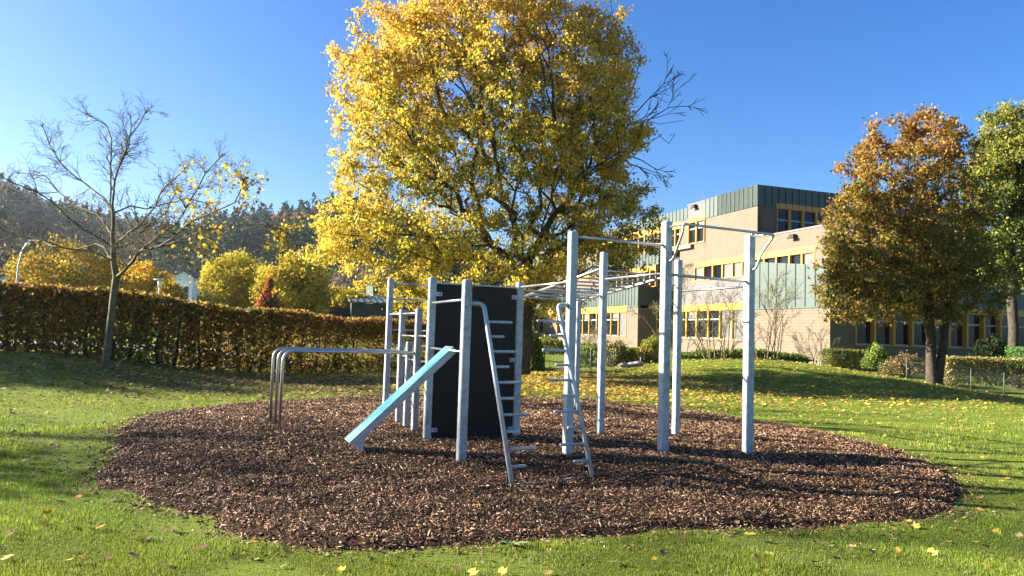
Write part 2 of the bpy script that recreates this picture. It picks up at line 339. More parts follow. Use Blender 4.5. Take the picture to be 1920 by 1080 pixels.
# ------------------------------------------------------------------ tree skeletons (balanced spanning tree)
def grow(targets, seed, bf=.45, step=.5):
    """seed: list of 3-D points, a chain; returns nodes, parents"""
    P = [np.array(p, float) for p in seed]; par = [-1] + list(range(len(seed) - 1)); pl = [0.0]
    for i in range(1, len(P)): pl.append(pl[-1] + np.linalg.norm(P[i] - P[i - 1]) * .35)
    T = np.array(targets, float); alive = np.ones(len(T), bool)
    best = np.full(len(T), 1e9); bi = np.zeros(len(T), int)
    lowest = 0
    def upd(i):
        nonlocal best, bi
        c = np.linalg.norm(T - P[i], axis=1) + bf * pl[i]; mk = c < best; best = np.where(mk, c, best); bi = np.where(mk, i, bi)
    for i in range(max(1, len(P) // 3), len(P)): upd(i)
    for _ in range(len(T)):
        j = int(np.argmin(np.where(alive, best, 1e9))); alive[j] = False; i = bi[j]
        a, b = P[i], T[j]; Ld = np.linalg.norm(b - a); k = max(1, int(Ld / step)); prev = i
        dirn = P[i] - P[par[i]] if par[i] >= 0 else np.array([0, 0, 1.]); dirn = dirn / (np.linalg.norm(dirn) + 1e-9)
        for q in range(1, k + 1):
            t = q / k; p = a + (b - a) * t + (dirn * Ld * .22 * t * (1 - t) * 1.6 if k > 1 else 0) + (rng.normal(0, Ld * .03, 3) if q < k else 0)
            P.append(p); par.append(prev); pl.append(pl[prev] + np.linalg.norm(P[-1] - P[prev])); prev = len(P) - 1; upd(prev)
    return np.array(P), np.array(par)
def radii(P, par, tip=.012, ex=2.4, base=None):
    acc = np.zeros(len(P)); ch = np.bincount(par[par >= 0], minlength=len(P))
    for i in range(len(P) - 1, -1, -1):
        if ch[i] == 0: acc[i] = 1
        if par[i] >= 0: acc[par[i]] += acc[i]
    # parents always precede children
    r = tip * acc ** (1 / ex)
    if base: r = np.minimum(r * 1.0, base) if r[0] < base else r * (base / r[0]) ** np.clip((r - tip) / (r[0] - tip + 1e-9), 0, 1)
    return r
def skelmesh(name, P, par, r, n=6):
    i = np.where(par >= 0)[0]; p = par[i]; A = P[p]; B = P[i]; d = B - A; Ln = np.linalg.norm(d, axis=1); k = Ln > 1e-5; i, p, A, B, d, Ln = i[k], p[k], A[k], B[k], d[k], Ln[k]
    d = d / Ln[:, None]; ra = np.minimum(r[p], r[i] * 1.25); rb = r[i]
    A = A - d * (ra * .35)[:, None]; ref = np.where(np.abs(d[:, 2:3]) > .9, np.array([[1., 0, 0]]), np.array([[0, 0, 1.]]))
    u = np.cross(d, ref); u /= np.linalg.norm(u, axis=1)[:, None]; v = np.cross(d, u)
    an = np.arange(n) / n * 2 * math.pi; ring = u[:, None] * np.cos(an)[None, :, None] + v[:, None] * np.sin(an)[None, :, None]
    V = np.concatenate([A[:, None] + ring * ra[:, None, None], B[:, None] + ring * rb[:, None, None]], 1)
    kk = np.arange(n); Fk = np.stack([kk, (kk + 1) % n, n + (kk + 1) % n, n + kk], 1)
    F = (np.arange(len(A))[:, None, None] * 2 * n + Fk[None]).reshape(-1, 4)
    return fastmesh(name, V.reshape(-1, 3), F, smooth=True)
def in_blobs(n, blobs, shell=.35):
    """points in a union of ellipsoids (cx,cy,cz,rx,ry,rz,weight)"""
    B = np.array(blobs, float); w_ = B[:, 6] / B[:, 6].sum(); k = rng.choice(len(B), n, p=w_); d = rng.normal(size=(n, 3)); d /= np.linalg.norm(d, axis=1)[:, None]
    r = rng.uniform(size=n) ** shell; P = B[k, :3] + d * B[k, 3:6] * r[:, None] * (1 + rng.exponential(.035, (n, 1)))
    return P
def gapfield(P, f=1.25):
    return np.sin(P[:, 0] * f + 1.7 * np.sin(P[:, 2] * f * .7 + 1)) * np.sin(P[:, 2] * f * 1.15 + 1.3 * np.sin(P[:, 1] * f * .9)) * np.cos(P[:, 1] * f * .8 + P[:, 0] * .3)
def tree(name, base, top, blobs, nt, label, cat, leafn, leafs, palfn, bark, tip=.012, ex=2.4, base_r=.2, group=None, bf=.45, spread=.22, step=.5, lmat='leaf', lobed=False, stems=None, shell=.4, floor=None, gf=1.25, gcut=.28, lmask=None):
    base = np.array(base, float); e = empty(name, base, label=label, cat=cat, group=group)
    T = in_blobs(int(nt * 1.5), blobs, shell); T = T[gapfield(T, gf) < gcut][:nt]
    if floor is not None: T = T[T[:, 2] > floor]
    ch = []
    for t in np.linspace(0, 1, 7): ch.append(base + (np.array(top) - base) * t + np.array([rng.normal(0, .05), rng.normal(0, .05), 0]) * (t > 0))
    P, par = grow(T, ch, bf, step); r = radii(P, par, tip, ex, base_r); r[0] *= 1.35; r[1] *= 1.08
    link('trunk', skelmesh('trunk', P - base, par, r, 7), bark, e)
    if leafn:
        thin = np.where(r < tip * 2.6)[0]
        if lmask is not None: thin = thin[lmask(P[thin])]
        k = rng.choice(thin, leafn); Lp = P[k] + rng.normal(0, spread, (leafn, 3)) * np.array([1, 1, .8])
        col = palfn(Lp); leafobj('crown', Lp - base, leafs * rng.uniform(.65, 1.25, leafn), col, M[lmat], e, lobed=lobed)
    return e, P, r
# ================================================================== THE CLIMBING STATION
va = np.array([.385, -.923]); vb = np.array([.919, .394])
P3 = np.array([.12, 11.0]); P1 = P3 - 1.39 * vb; P2 = np.array([-.555, 8.90]); T1 = np.array([.79, 9.51]); T2 = np.array([1.475, 11.60]); T3 = np.array([2.165, 10.11])
T4 = np.array([2.81, 12.15]); T5 = np.array([3.535, 10.70]); Tb = np.array([1.46, 15.7]); Pf = Tb - 1.42 * vb
Dp = P1 - .68 * va; Cp = P1 - 1.18 * va; Bp = P1 - 1.70 * va; Ap = P1 - 2.66 * va; Xp = Ap + .84 * vb
ROOT = np.array([1.2, 11.0, 0.0]); RZ = math.atan2(vb[1], vb[0])
rig = empty('calisthenics_station', ROOT, RZ, label='galvanised steel climbing and pull-up station standing on the bark mulch', cat='climbing frame')
def W(p, z): return np.array([p[0], p[1], z])
def loc(p):              # world -> rig-local (local x = vb, y = -va)
    q = np.array(p, float) - ROOT; c, s_ = math.cos(-RZ), math.sin(-RZ); return np.array([c * q[0] - s_ * q[1], s_ * q[0] + c * q[1], q[2]])
NB = np.array([vb[0], vb[1], 0.]); NA = np.array([math.cos(RZ - math.pi / 2), math.sin(RZ - math.pi / 2), 0.])      # NA: towards the camera
def post(p, h, w_=.103, label=None):
    c = loc(W(p, 0)); b = MB(); a = w_ / 2; ch = .009; z0 = float(gz(*p)) - .12
    def ring(s_, z):
        q = a * s_; k = ch * (1 if s_ > .9 else .8)
        return [(c[0] + x, c[1] + y, z) for x, y in ((-q + k, -q), (q - k, -q), (q, -q + k), (q, q - k), (q - k, q), (-q + k, q), (-q, q - k), (-q, -q + k))]
    rs = [ring(1, z0), ring(1, h - .028), ring(.93, h - .008), ring(.72, h), ]
    v = sum(rs, []); f = [(i * 8 + k, i * 8 + (k + 1) % 8, (i + 1) * 8 + (k + 1) % 8, (i + 1) * 8 + k) for i in range(3) for k in range(8)] + [tuple(24 + k for k in range(8)), tuple(range(8))[::-1]]
    b.add(v, f); return b.build('post', M['galv'], rig, label)
posts = {}
for nm, p, h, w_, lb in (('P1', P1, 2.37, .102, 'post carrying the left edge of the black climbing wall'), ('P2', P2, 2.24, .104, 'nearest post beside the blue bench'), ('P3', P3, 2.38, .102, 'post carrying the right edge of the black climbing wall'),
        ('T1', T1, 2.97, .108, 'tall post behind the right peg pole'), ('T2', T2, 2.95, .103, None), ('T3', T3, 3.24, .120, 'tallest post, left end of the high pull-up bar'), ('T4', T4, 2.92, .103, None), ('T5', T5, 3.17, .120, 'right-most tall post'),
        ('Tb', Tb, 2.38, .103, None), ('Pf', Pf, 2.38, .100, None), ('A', Ap, 2.50, .093, 'left-most tall post of the wall bars'), ('X', Xp, 2.50, .090, None), ('B', Bp, 1.93, .09, None), ('C', Cp, 1.41, .09, 'shortest post'), ('D', Dp, 1.93, .092, None)):
    posts[nm] = (post(p, h, w_, lb), p, w_)
def flange(nm, z, nrm, off=0):       # oval plate with two socket screws on the face with outward normal nrm
    o, p, w_ = posts[nm]; n = np.array(nrm, float); sd = np.cross(n, [0, 0, 1.]); c = W(p, z) + n * (w_ / 2) + sd * off; b = MB(); pts = []
    for k in range(14):
        a = 2 * math.pi * k / 14; zz = math.sin(a) * .03 + (.035 if math.sin(a) > 0 else -.035); pts.append(loc(c + sd * math.cos(a) * .028 + np.array([0, 0, zz])))
    b.prism(pts, loc(c + n * .006) - loc(c)); pl = b.build('flange', M['alu'], None); pl.parent = o
    for s_ in (-1, 1):
        b = MB(); q = c + np.array([0, 0, .038 * s_]); b.tube([loc(q + n * .004), loc(q + n * .013)], .0105, 8); b.build('bolt', M['bolt'], o)
def bar(name, pa, pb, r=.0175, mt='steel', label=None, parent=None, n=12):
    b = MB(); b.tube([loc(pa), loc(pb)], r, n); return b.build(name, M[mt], parent or rig, label)
def between(n1, n2, z1, z2, r=.0175, name='bar', fl=True, label=None):
    p, q = posts[n1][1], posts[n2][1]; d = np.append(q - p, 0); d /= np.linalg.norm(d); ax_ = NA if abs(d @ NA) > abs(d @ NB) else NB; ax_ = ax_ * np.sign(ax_ @ d)
    a = W(p, z1) + ax_ * posts[n1][2] / 2; b = W(q, z2) - ax_ * posts[n2][2] / 2; o = bar(name, a, b, r, label=label)
    if fl: flange(n1, z1, ax_); flange(n2, z2, -ax_)
    return o
between('P1', 'P2', 1.995, 1.995, label='upper bar between black wall and nearest post'); between('P1', 'P2', 1.345, 1.345)
between('P3', 'T1', 2.30, 2.30); between('P3', 'T2', 2.25, 2.24, .021); between('T1', 'T3', 2.90, 2.90, .021, label='pull-up bar'); between('T2', 'T3', 2.51, 2.51)
between('T3', 'T5', 2.49, 2.47, .021, label='lower pull-up bar'); between('T4', 'T5', 2.39, 2.40)
between('A', 'B', 1.86, 1.86, .014); between('B', 'D', 1.86, 1.86, .014); between('B', 'D', 1.50, 1.50, .014); between('D', 'P1', 1.51, 1.51, .015)
between('B', 'C', 1.17, 1.17, .014); between('C', 'D', 1.13, 1.13, .014); between('B', 'C', .62, .62, .014); between('C', 'D', .60, .60, .014)
# wall bars
for k in range(9):
    z = 2.42 - .278 * k; p, q = Ap + vb * .04, Xp - vb * .04; bar('rung', W(p, z), W(q, z), .015)
# parallel bars
for k, (nm, Lb) in enumerate((('B', 2.02), ('C', 1.99), ('D', 1.97))):
    p = posts[nm][1]; z = 1.245; foot = p - vb * Lb; zf = float(gz(*foot)) - .1; b = MB()
    b.tube([loc(q) for q in fillet([W(p, z) - NB * .045, W(foot, z), W(foot, zf)], .17, 9)], .0225, 14)
    b.build('dip_bar', M['steel'], rig, ('front-most of the three bent dip bars', 'middle one of the three bent dip bars', 'rear-most of the three bent dip bars')[2 - k])
# high pull-up bar with triangular end brackets
e_ = .40; z = 3.155; b = MB()
c3 = W(T3, z) + NA * .05; c5 = W(T5, z - .015) + NA * .05
k3 = W(T3, z) + NA * e_ - NB * .0; k5 = W(T5, z - .015) + NA * e_ + NB * .10
b.tube([loc(q) for q in fillet([c3, k3, k5, W(T5, z - .27) + NA * .22 + NB * .03, W(T5, z - .50) + NA * .13, W(T5, z - .51) + NA * .05], .055, 6)], .0185, 12)
b.build('pull_up_bar', M['steel'], rig, 'high pull-up bar held out in front of two posts')
bar('bracket_bar', c5, W(T5, z - .012) + NA * (e_ - .02), .016)
b = MB(); b.tube([loc(q) for q in fillet([k3 + NA * -.02 + np.array([0, 0, -.01]), W(T3, z - .10) + NA * (e_ - .03), W(T3, z - .465) + NA * .16, W(T3, z - .49) + NA * .05], .06, 6)], .0185, 12)
b.build('bracket_bar', M['steel'], rig)
for nm in ('T3', 'T5'):
    flange(nm, z - .0, NA); flange(nm, z - .49, NA)
# horizontal ladder, rising towards the camera side
zl0, zl1 = 2.33, 2.69
rails = []
for (p, q) in ((Pf, T2), (Tb, T4)):
    d = (q - p); rails.append((W(p, zl0) + np.append(d / np.linalg.norm(d), 0) * .05, W(q, zl1) - np.append(d / np.linalg.norm(d), 0) * .05))
    bar('ladder_rail', rails[-1][0], rails[-1][1], .030)
for k in range(10):
    t = (k + .35) / 9.9; bar('rung', rails[0][0] + (rails[0][1] - rails[0][0]) * t, rails[1][0] + (rails[1][1] - rails[1][0]) * t, .0165)
for n1 in ('Tb', 'Pf'): flange(n1, 2.30, NA)
# black climbing wall
b = MB(); p, q = P1 + vb * .058, P3 - vb * .058; zb, zt = .03, 2.30
b.prism([loc(W(p, zb)), loc(W(q, zb)), loc(W(q, zt - .022)), loc(W(p, zt - .022))], loc(W(p, 0) + NA * .024) - loc(W(p, 0)))
wall_ = b.build('climbing_wall', M['panel'], rig, 'black smooth climbing wall panel', bevel=.003)
b = MB(); b.prism([loc(W(p, zt - .020)), loc(W(q, zt - .020)), loc(W(q, zt)), loc(W(p, zt))], loc(W(p, 0) + NA * .030) - loc(W(p, 0))); b.build('top_rail', M['alu'], wall_)
for (pp, sgn) in ((P1, 1), (P3, -1)):
    for zz in ((2.13, .17) if sgn > 0 else (2.14, 1.19, .16)):
        c = W(pp, zz) + NB * sgn * .050 + NA * .026; b = MB()
        b.prism([loc(c + np.array([0, 0, -.03])), loc(c + NB * sgn * .085 + np.array([0, 0, -.03])), loc(c + NB * sgn * .095 + np.array([0, 0, -.015])), loc(c + NB * sgn * .095 + np.array([0, 0, .015])), loc(c + NB * sgn * .085 + np.array([0, 0, .03])), loc(c + np.array([0, 0, .03]))], loc(c + NA * .006) - loc(c))
        b.build('bracket', M['alu'], wall_)
        b = MB(); b.tube([loc(c + NB * sgn * .06 + NA * .004), loc(c + NB * sgn * .06 + NA * .013)], .012, 8); b.build('bolt', M['boltdark'], wall_)
# peg poles
for (nm, sg, first) in (('P2', 1, 0), ('T1', -1, 0)):
    p = posts[nm][1]; w_ = posts[nm][2]; off = .215; zt = 1.95 if sg > 0 else 1.99; reach = 1.14 if sg > 0 else 1.10
    a0 = W(p, zt) + NB * sg * w_ / 2; a1 = W(p, zt) + NB * sg * off + NA * .03; ft = W(p, -.16) + NB * sg * off + NA * reach; zg = float(gz(*ft[:2])); ft[2] = zg - .08
    path = fillet([a0, a1, ft], .17, 10); b = MB(); b.tube([loc(q) for q in path], .0285, 16); pole = b.build('peg_pole', M['pipe'], rig, 'left slanting peg pole' if sg > 0 else 'right slanting peg pole')
    flange(nm, zt, NB * sg)
    d = (ft - a1); nn = 12 if sg > 0 else 11
    for k in range(11):
        t = .105 + (1 - .105 - .055) * k / 10; c = a1 + d * t; Lg = .325 if k % 2 == 0 else .185
        b = MB(); e0, e1 = c + NB * sg * .02, c + NB * sg * (Lg + .02)
        b.tube([loc(e0), loc(e1 - NB * sg * .012), loc(e1 - NB * sg * .004), loc(e1)], [.0175, .0175, .015, .007], 10); b.build('peg', M['pipe'], pole)
# sit-up bench
mid = (P1 + P2) / 2 + va * .02; hw = .165; Lb = 1.26; zt, zb = 1.385, .19
top = W(mid, zt) + NB * .03; bot = W(mid - vb * Lb, zb); sl = (bot - top); up = np.cross(sl, NA); up /= np.linalg.norm(up); up *= np.sign(up[2])
def slab(name, h0, h1, wd0, wd1, mt, parent, t0=0., t1=1., lb=None, bev=0):
    b = MB(); q0, q1 = top + sl * t0, top + sl * t1; b.prism([loc(q0 + NA * wd0 + up * h0), loc(q1 + NA * wd0 + up * h0), loc(q1 + NA * wd1 + up * h0), loc(q0 + NA * wd1 + up * h0)], loc(up * (h1 - h0)) - loc(np.zeros(3)))
    return b.build(name, M[mt], parent, lb, bevel=bev)
bench = slab('bench_board', -.012, .0, -hw + .006, hw - .006, 'blue', rig, .004, .996, 'light blue slanting sit-up board')
for s_ in (-1, 1): slab('side_rail', -.085, .004, s_ * hw - .004, s_ * hw + .004, 'alu', bench, bev=.002)
slab('end_cap', -.05, .003, -hw + .005, hw - .005, 'alu', bench, 1.0, 1.006); slab('end_cap', -.05, .003, -hw + .005, hw - .005, 'alu', bench, -.006, 0.0)
for s_ in (-1, 1):
    c = top + sl * .93 + NA * (s_ * (hw - .014)); g_ = float(gz(c[0], c[1])) - .1
    b = MB(); b.prism([loc(c + up * -.02 + NB * -.02), loc(c + up * -.02 + NB * .085), loc(W(c[:2], g_) + NB * .06), loc(W(c[:2], g_) + NB * .015)], loc(NA * .008) - loc(np.zeros(3))); b.build('leg', M['alu'], bench)

# ================================================================== SCHOOL BUILDING
u_ = np.array([-.322, .947]); v_ = np.array([.947, .322]); G0 = gnd(1556, 692, 0.0)[:2]
school = empty('school_building', (G0[0], G0[1], 0), math.atan2(u_[1], u_[0]), label='long three-storey school with tan brick, green metal panels and yellow window frames', cat='school')
# local frame: +X = u_ (receding), local Y axis = rot90(u_) = -v_  -> facade faces local +Y ; behind = -Y
def lray(px, py):
    d = ray(px, py); o = np.array([-G0[0], -G0[1], EYE]); f = lambda q: np.array([q[0] * u_[0] + q[1] * u_[1], -(q[0] * v_[0] + q[1] * v_[1]), q[2]]); return f(o), f(d)
def onY(px, py, Y=0.0): o, d = lray(px, py); t = (Y - o[1]) / d[1]; p = o + d * t; return p[0], p[2]
def onX(px, py, X=0.0): o, d = lray(px, py); t = (X - o[0]) / d[0]; p = o + d * t; return p[1], p[2]
def brickmat(name, a, b_, mo):
    mm = mat(name, rough=.9, spec=.15); tc = N(mm, 'ShaderNodeTexCoord'); sp = N(mm, 'ShaderNodeSeparateXYZ'); L(mm, tc.outputs['Object'], sp.inputs[0])
    ad = N(mm, 'ShaderNodeMath', operation='ADD'); L(mm, sp.outputs[0], ad.inputs[0]); L(mm, sp.outputs[1], ad.inputs[1]); cb = N(mm, 'ShaderNodeCombineXYZ'); L(mm, ad.outputs[0], cb.inputs[0]); L(mm, sp.outputs[2], cb.inputs[1])
    br = N(mm, 'ShaderNodeTexBrick'); L(mm, cb.outputs[0], br.inputs['Vector']); br.inputs['Scale'].default_value = 1; br.inputs['Brick Width'].default_value = .6; br.inputs['Row Height'].default_value = .2; br.inputs['Mortar Size'].default_value = .016
    br.inputs['Mortar Smooth'].default_value = .4; br.inputs['Bias'].default_value = -.2; br.inputs['Color1'].default_value = (*a, 1); br.inputs['Color2'].default_value = (*b_, 1); br.inputs['Mortar'].default_value = (*mo, 1)
    n = noise(mm, 1.2, 5, .6); c = mixc(mm, .35, br.outputs[0], ramp(mm, n.outputs[0], [(.3, (.62, .5, .36)), (.7, (1, .95, .85))]).outputs[0], 'MULTIPLY'); L(mm, c, BS(mm).inputs['Base Color']); bump(mm, br.outputs['Fac'], -.4, .01); return mm
M['brick'] = brickmat('tan_brick', (.175, .138, .102), (.163, .128, .094), (.11, .086, .063))
def panelmat(name, a, b_, rough=.5):
    mm = mat(name, rough=rough, spec=.4); n = noise(mm, .8, 5, .6); L(mm, ramp(mm, n.outputs[0], [(.3, a), (.7, b_)]).outputs[0], BS(mm).inputs['Base Color']); return mm
M['green'] = panelmat('green_metal', (.048, .068, .054), (.060, .083, .066)); M['seam'] = mat('seam_dark', (.022, .036, .030), .6)
M['mauve'] = panelmat('mauve_panel', (.105, .086, .080), (.125, .104, .097), .7); M['yellow'] = panelmat('yellow_frame', (.46, .225, .024), (.51, .26, .03), .5)
M['coping'] = mat('coping_grey', (.11, .10, .098), .6); M['dark'] = mat('dark_recess', (.02, .018, .016), .8)
gl = mat('window_glass', (.008, .010, .014), .05, 0, .25); n_ = noise(gl, .5, 2); bump(gl, n_.outputs[0], .03, .02); M['glass'] = gl
M['blind'] = panelmat('blind_slats', (.11, .10, .098), (.15, .138, .13), .6); M['sash'] = mat('white_sash', (.30, .29, .28), .5)
def fbox(name, X0, X1, z0, z1, Y, mt, d=.12, parent=None, lb=None):
    b = MB(); b.box(X0, X1, Y, Y - d, z0, z1); return b.build(name, M[mt], parent or school, lb)
def fprism(name, pts, Y, mt, d=.12, parent=None, lb=None):
    b = MB(); b.prism([(X, Y, z) for X, z in pts], (0, -d, 0)); return b.build(name, M[mt], parent or school, lb)
def seams(X0, X1, zb, zt, Y, parent, sp=.47):
    b = MB(); n = int(abs(X1 - X0) / sp)
    for k in range(1, n):
        X = min(X0, X1) + k * sp; f = (X - X0) / (X1 - X0); b.box(X - .025, X + .025, Y, Y + .045, zb(f), zt(f))
    if b.v: b.build('standing_seams', M['seam'], parent)
def window(X0, X1, z0, z1, Y, kind='glass', sash=True, axis='Y', deep=.22):
    """yellow frame with dark pane set back; axis Y: on a sunlit facade, axis X: on a shaded one"""
    def bx(b, a0, a1, d0, d1, c0, c1):
        if axis == 'Y': b.box(a0, a1, Y + d0, Y + d1, c0, c1)
        else: b.box(Y - d0, Y - d1, a0, a1, c0, c1)
    a, c = sorted((X0, X1)); t = .07; b = MB()
    bx(b, a, a + t, -deep, .05, z0, z1); bx(b, c - t, c, -deep, .05, z0, z1); bx(b, a + t, c - t, -deep, .03, z1 - .05, z1); bx(b, a + t, c - t, -deep, .07, z0, z0 + .05)
    fr = b.build('window', M['yellow'], school); b = MB(); bx(b, a + t, c - t, -deep + .02, -deep + .05, z0 + .05, z1 - .05)
    b.build('pane', M['glass'], fr)
    if kind == 'blind':
        b = MB(); n = int((z1 - z0) / .10)
        for k in range(n): zz = z0 + .06 + k * (z1 - z0 - .12) / n; bx(b, a + t, c - t, -deep + .09, -deep + .12, zz, zz + .075)
        b.build('blind', M['blind'], fr)
    elif sash:
        b = MB(); zz = z0 + (z1 - z0) * .66; bx(b, a + t, c - t, -deep + .06, -deep + .11, zz, zz + .12); b.build('sash', M['sash'], fr); b = MB(); bx(b, a + t, c - t, -deep + .06, -deep + .11, z0 + .05, z0 + .14); b.build('sash', M['sash'], fr)
        if kind == 'half': b = MB(); bx(b, a + t, c - t, -deep + .06, -deep + .09, zz + .2, z1 - .05); b.build('blind', M['blind'], fr)
YL, YS = 0.0, -1.5                    # lower block plane, main facade plane
# --- lower block: brick base and green metal storey
xl = onY(1398, 640)[0]; zg = onY(1480, 577)[1]
fbox('brick_wall', 0, xl, -1, zg, YL, 'brick', 1.5, lb='tan brick wall of the projecting low block')
ztop = lambda X: float(np.interp(X, [onY(1549, 499)[0], xl], [onY(1528, 499.5)[1], onY(1405, 489.5)[1]]))
X1549 = onY(1549, 577)[0]
gp = fprism('green_panel', [(X1549, zg + .02), (xl, zg + .02), (xl, ztop(xl)), (X1549, ztop(X1549))], YL + .04, 'green', 1.55, lb='green metal storey with sloping top edge'); seams(X1549, xl, lambda f: zg + .02, lambda f: ztop(X1549) + (ztop(xl) - ztop(X1549)) * f, YL + .04, gp, .9)
fbox('flashing', X1549, xl, zg - .06, zg + .02, YL + .07, 'green', .1, gp)
# --- main facade, ground floor and first floor
xr = onY(1600, 600, YS)[0]; xend = onY(1300, 600, YS)[0]; x1279 = onY(1272, 600, YS)[0]
zy0, zy1 = onY(1337, 570, YS)[1], onY(1337, 581.3, YS)[1]; zs = onY(1337, 637.5, YS)[1]
fbox('brick_wall', xl, x1279 + .5, -1, zs, YS, 'brick', .5); fbox('lintel', xl, x1279, zy1, zy0, YS + .03, 'yellow', .4); fbox('sill', xl, x1279, zs, zs + .06, YS + .07, 'coping', .3)
wx = [onY(p, 610, YS)[0] for p in (1394, 1372.5, 1350, 1328, 1306, 1287, 1272)]
for i in range(len(wx) - 1): window(wx[i], wx[i + 1], zs + .06, zy1, YS, 'blind' if i < 2 else ('half' if i == 4 else 'glass'))
z1b = onY(1340, 524, YS)[1]; fbox('mauve_panel', xl - 3, x1279, zy0, z1b, YS + .01, 'mauve', .4)
za, zb_ = onY(1474, 468, YS)[1], onY(1474, 478.2, YS)[1]; xb = onY(1528, 462, YS)[0]; xa = onY(1303, 500, YS)[0]
fbox('lintel', xb, xa, zb_, za, YS + .03, 'yellow', .4, lb='long yellow band over the first-floor windows')
wx = [onY(p, 478, YS)[0] for p in (1528, 1504, 1480.5, 1456, 1433, 1414, 1392, 1374, 1355, 1337, 1320, 1303)]
for i in range(len(wx) - 1): window(wx[i], wx[i + 1], z1b, zb_, YS, 'blind' if i in (0, 6, 7, 10) else 'glass', sash=False)
# brick above first-floor windows; parapet to the right of the stair corner, full storey to the left
zc = onY(1470, 437.3, YS)[1]; xc = onY(1420.5, 400, YS)[0]; z2 = onY(1420.5, 386, YS)[1]; zr = onY(1420.5, 346, YS)[1]; x23 = onY(1323, 450, YS)[0]
fbox('brick_wall', xr, xc, za, zc, YS, 'brick', .4, lb='brick parapet wall of the roof terrace'); fbox('coping', xr, xc - .02, zc, zc + .12, YS + .05, 'coping', .5)
fbox('brick_wall', xr, xb, z1b, za, YS, 'brick', .4)
x96 = onY(1296, 480, YS)[0]
fbox('brick_wall', xc, x23, za, z2, YS + .003, 'brick', .4, lb='sunlit upper brick wall'); fbox('brick_wall', xa, x96 + 1, z1b - 2, za - .01, YS, 'brick', .4)
gp = fbox('green_panel', xc, x23, z2, zr, YS + .05, 'green', 6, lb='tall green metal top of the stair tower'); seams(xc, x23, lambda f: z2, lambda f: zr, YS + .05, gp, .55)
# upper storey further left
X = lambda p, y=420, Y=YS: onY(p, y, Y)[0]
zk = onY(1321, 375.5, YS)[1]; zya, zyb, zwb = onY(1321, 402.5, YS)[1], onY(1321, 410.8, YS)[1], onY(1321, 453.5, YS)[1]
fbox('mauve_panel', X(1322), X(1290), zya, zk - .1, YS + .01, 'mauve', .5); fbox('coping', X(1322.5), X(1289), zk - .1, zk, YS + .06, 'coping', .8)
fbox('lintel', X(1322), X(1290), zyb, zya, YS + .03, 'yellow', .4); window(X(1321.5), X(1306), zwb, zyb, YS, 'half'); window(X(1306), X(1291), zwb, zyb, YS, 'glass')
fbox('brick_wall', X(1323), X(1276), onY(1300, 500, YS)[1], zwb, YS, 'brick', .4); fbox('brick_wall', X(1291), X(1276), zwb, zyb + .4, YS, 'brick', .4)
xL = X(1030)
gp = fbox('green_panel', X(1289.5), xL, zyb + .35, zk - .25, YS + .04, 'green', 6); seams(X(1289.5), xL, lambda f: zyb + .35, lambda f: zk - .25, YS + .04, gp, .6)
fbox('lintel', X(1276), xL, zyb - .25, zyb + .35, YS + .02, 'yellow', .4)
wl = [1276, 1266, 1256, 1247, 1236, 1221, 1209, 1198, 1187, 1176, 1166, 1156, 1147, 1138, 1130, 1122]
for i in range(len(wl) - 1): window(X(wl[i], 445), X(wl[i + 1], 445), zwb, zyb - .25, YS, 'blind' if i in (4, 5, 8, 9) else 'glass', sash=(i < 3))
fbox('brick_wall', X(1122, 445), xL, zwb, zyb - .25, YS, 'brick', .4)
zg1 = onY(1225, 497, YS)[1]; zg0 = zwb
gp = fbox('green_panel', X(1236, 480), xL, zg1, zg0, YS + .05, 'green', 6, lb='green metal band of the left wing'); seams(X(1236, 480), xL, lambda f: zg1, lambda f: zg0, YS + .05, gp, .6)
fbox('lintel', X(1230, 500), xL, zg1 - .5, zg1, YS + .03, 'yellow', .4)
zl1 = zg1 - .5; zl0 = onY(1150, 545, YS)[1]
wl = [1230, 1219, 1208, 1197, 1187, 1177, 1167, 1157, 1147, 1138]
for i in range(len(wl) - 1): window(X(wl[i], 520), X(wl[i + 1], 520), zl0, zl1, YS, 'glass', sash=False)
fbox('brick_wall', X(1138, 520), xL, zl0, zl1, YS, 'brick', .4)
for (px, py, Y_) in ((1490, 443, YS), (1305, 387, YS)):
    Xc, zc_ = onY(px, py, Y_); b = MB(); b.box(Xc - .22, Xc + .22, Y_ + .02, Y_ + .32, zc_ - .10, zc_ + .12); b.box(Xc - .3, Xc + .3, Y_ + .32, Y_ + .40, zc_ - .2, zc_ - .05); b.build('floodlight', M['dark'], school)
# dark recess between the wings (return wall in shade, glazed entrance)
b = MB(); Xr0, Xr1 = X(1297, 520), X(1236, 520); b.box(Xr0, Xr1, YS - 5.0, YS - 5.3, -1, zwb); b.box(Xr0 - .2, Xr0, YS - .4, YS - 5.0, -1, zwb); b.build('recess_wall', M['brick'], school, 'shaded brick walls of the recess between the wings')
fbox('canopy', X(1300, 470), X(1246, 470), zwb - .35, zwb - .02, YS + .3, 'coping', 5.2)
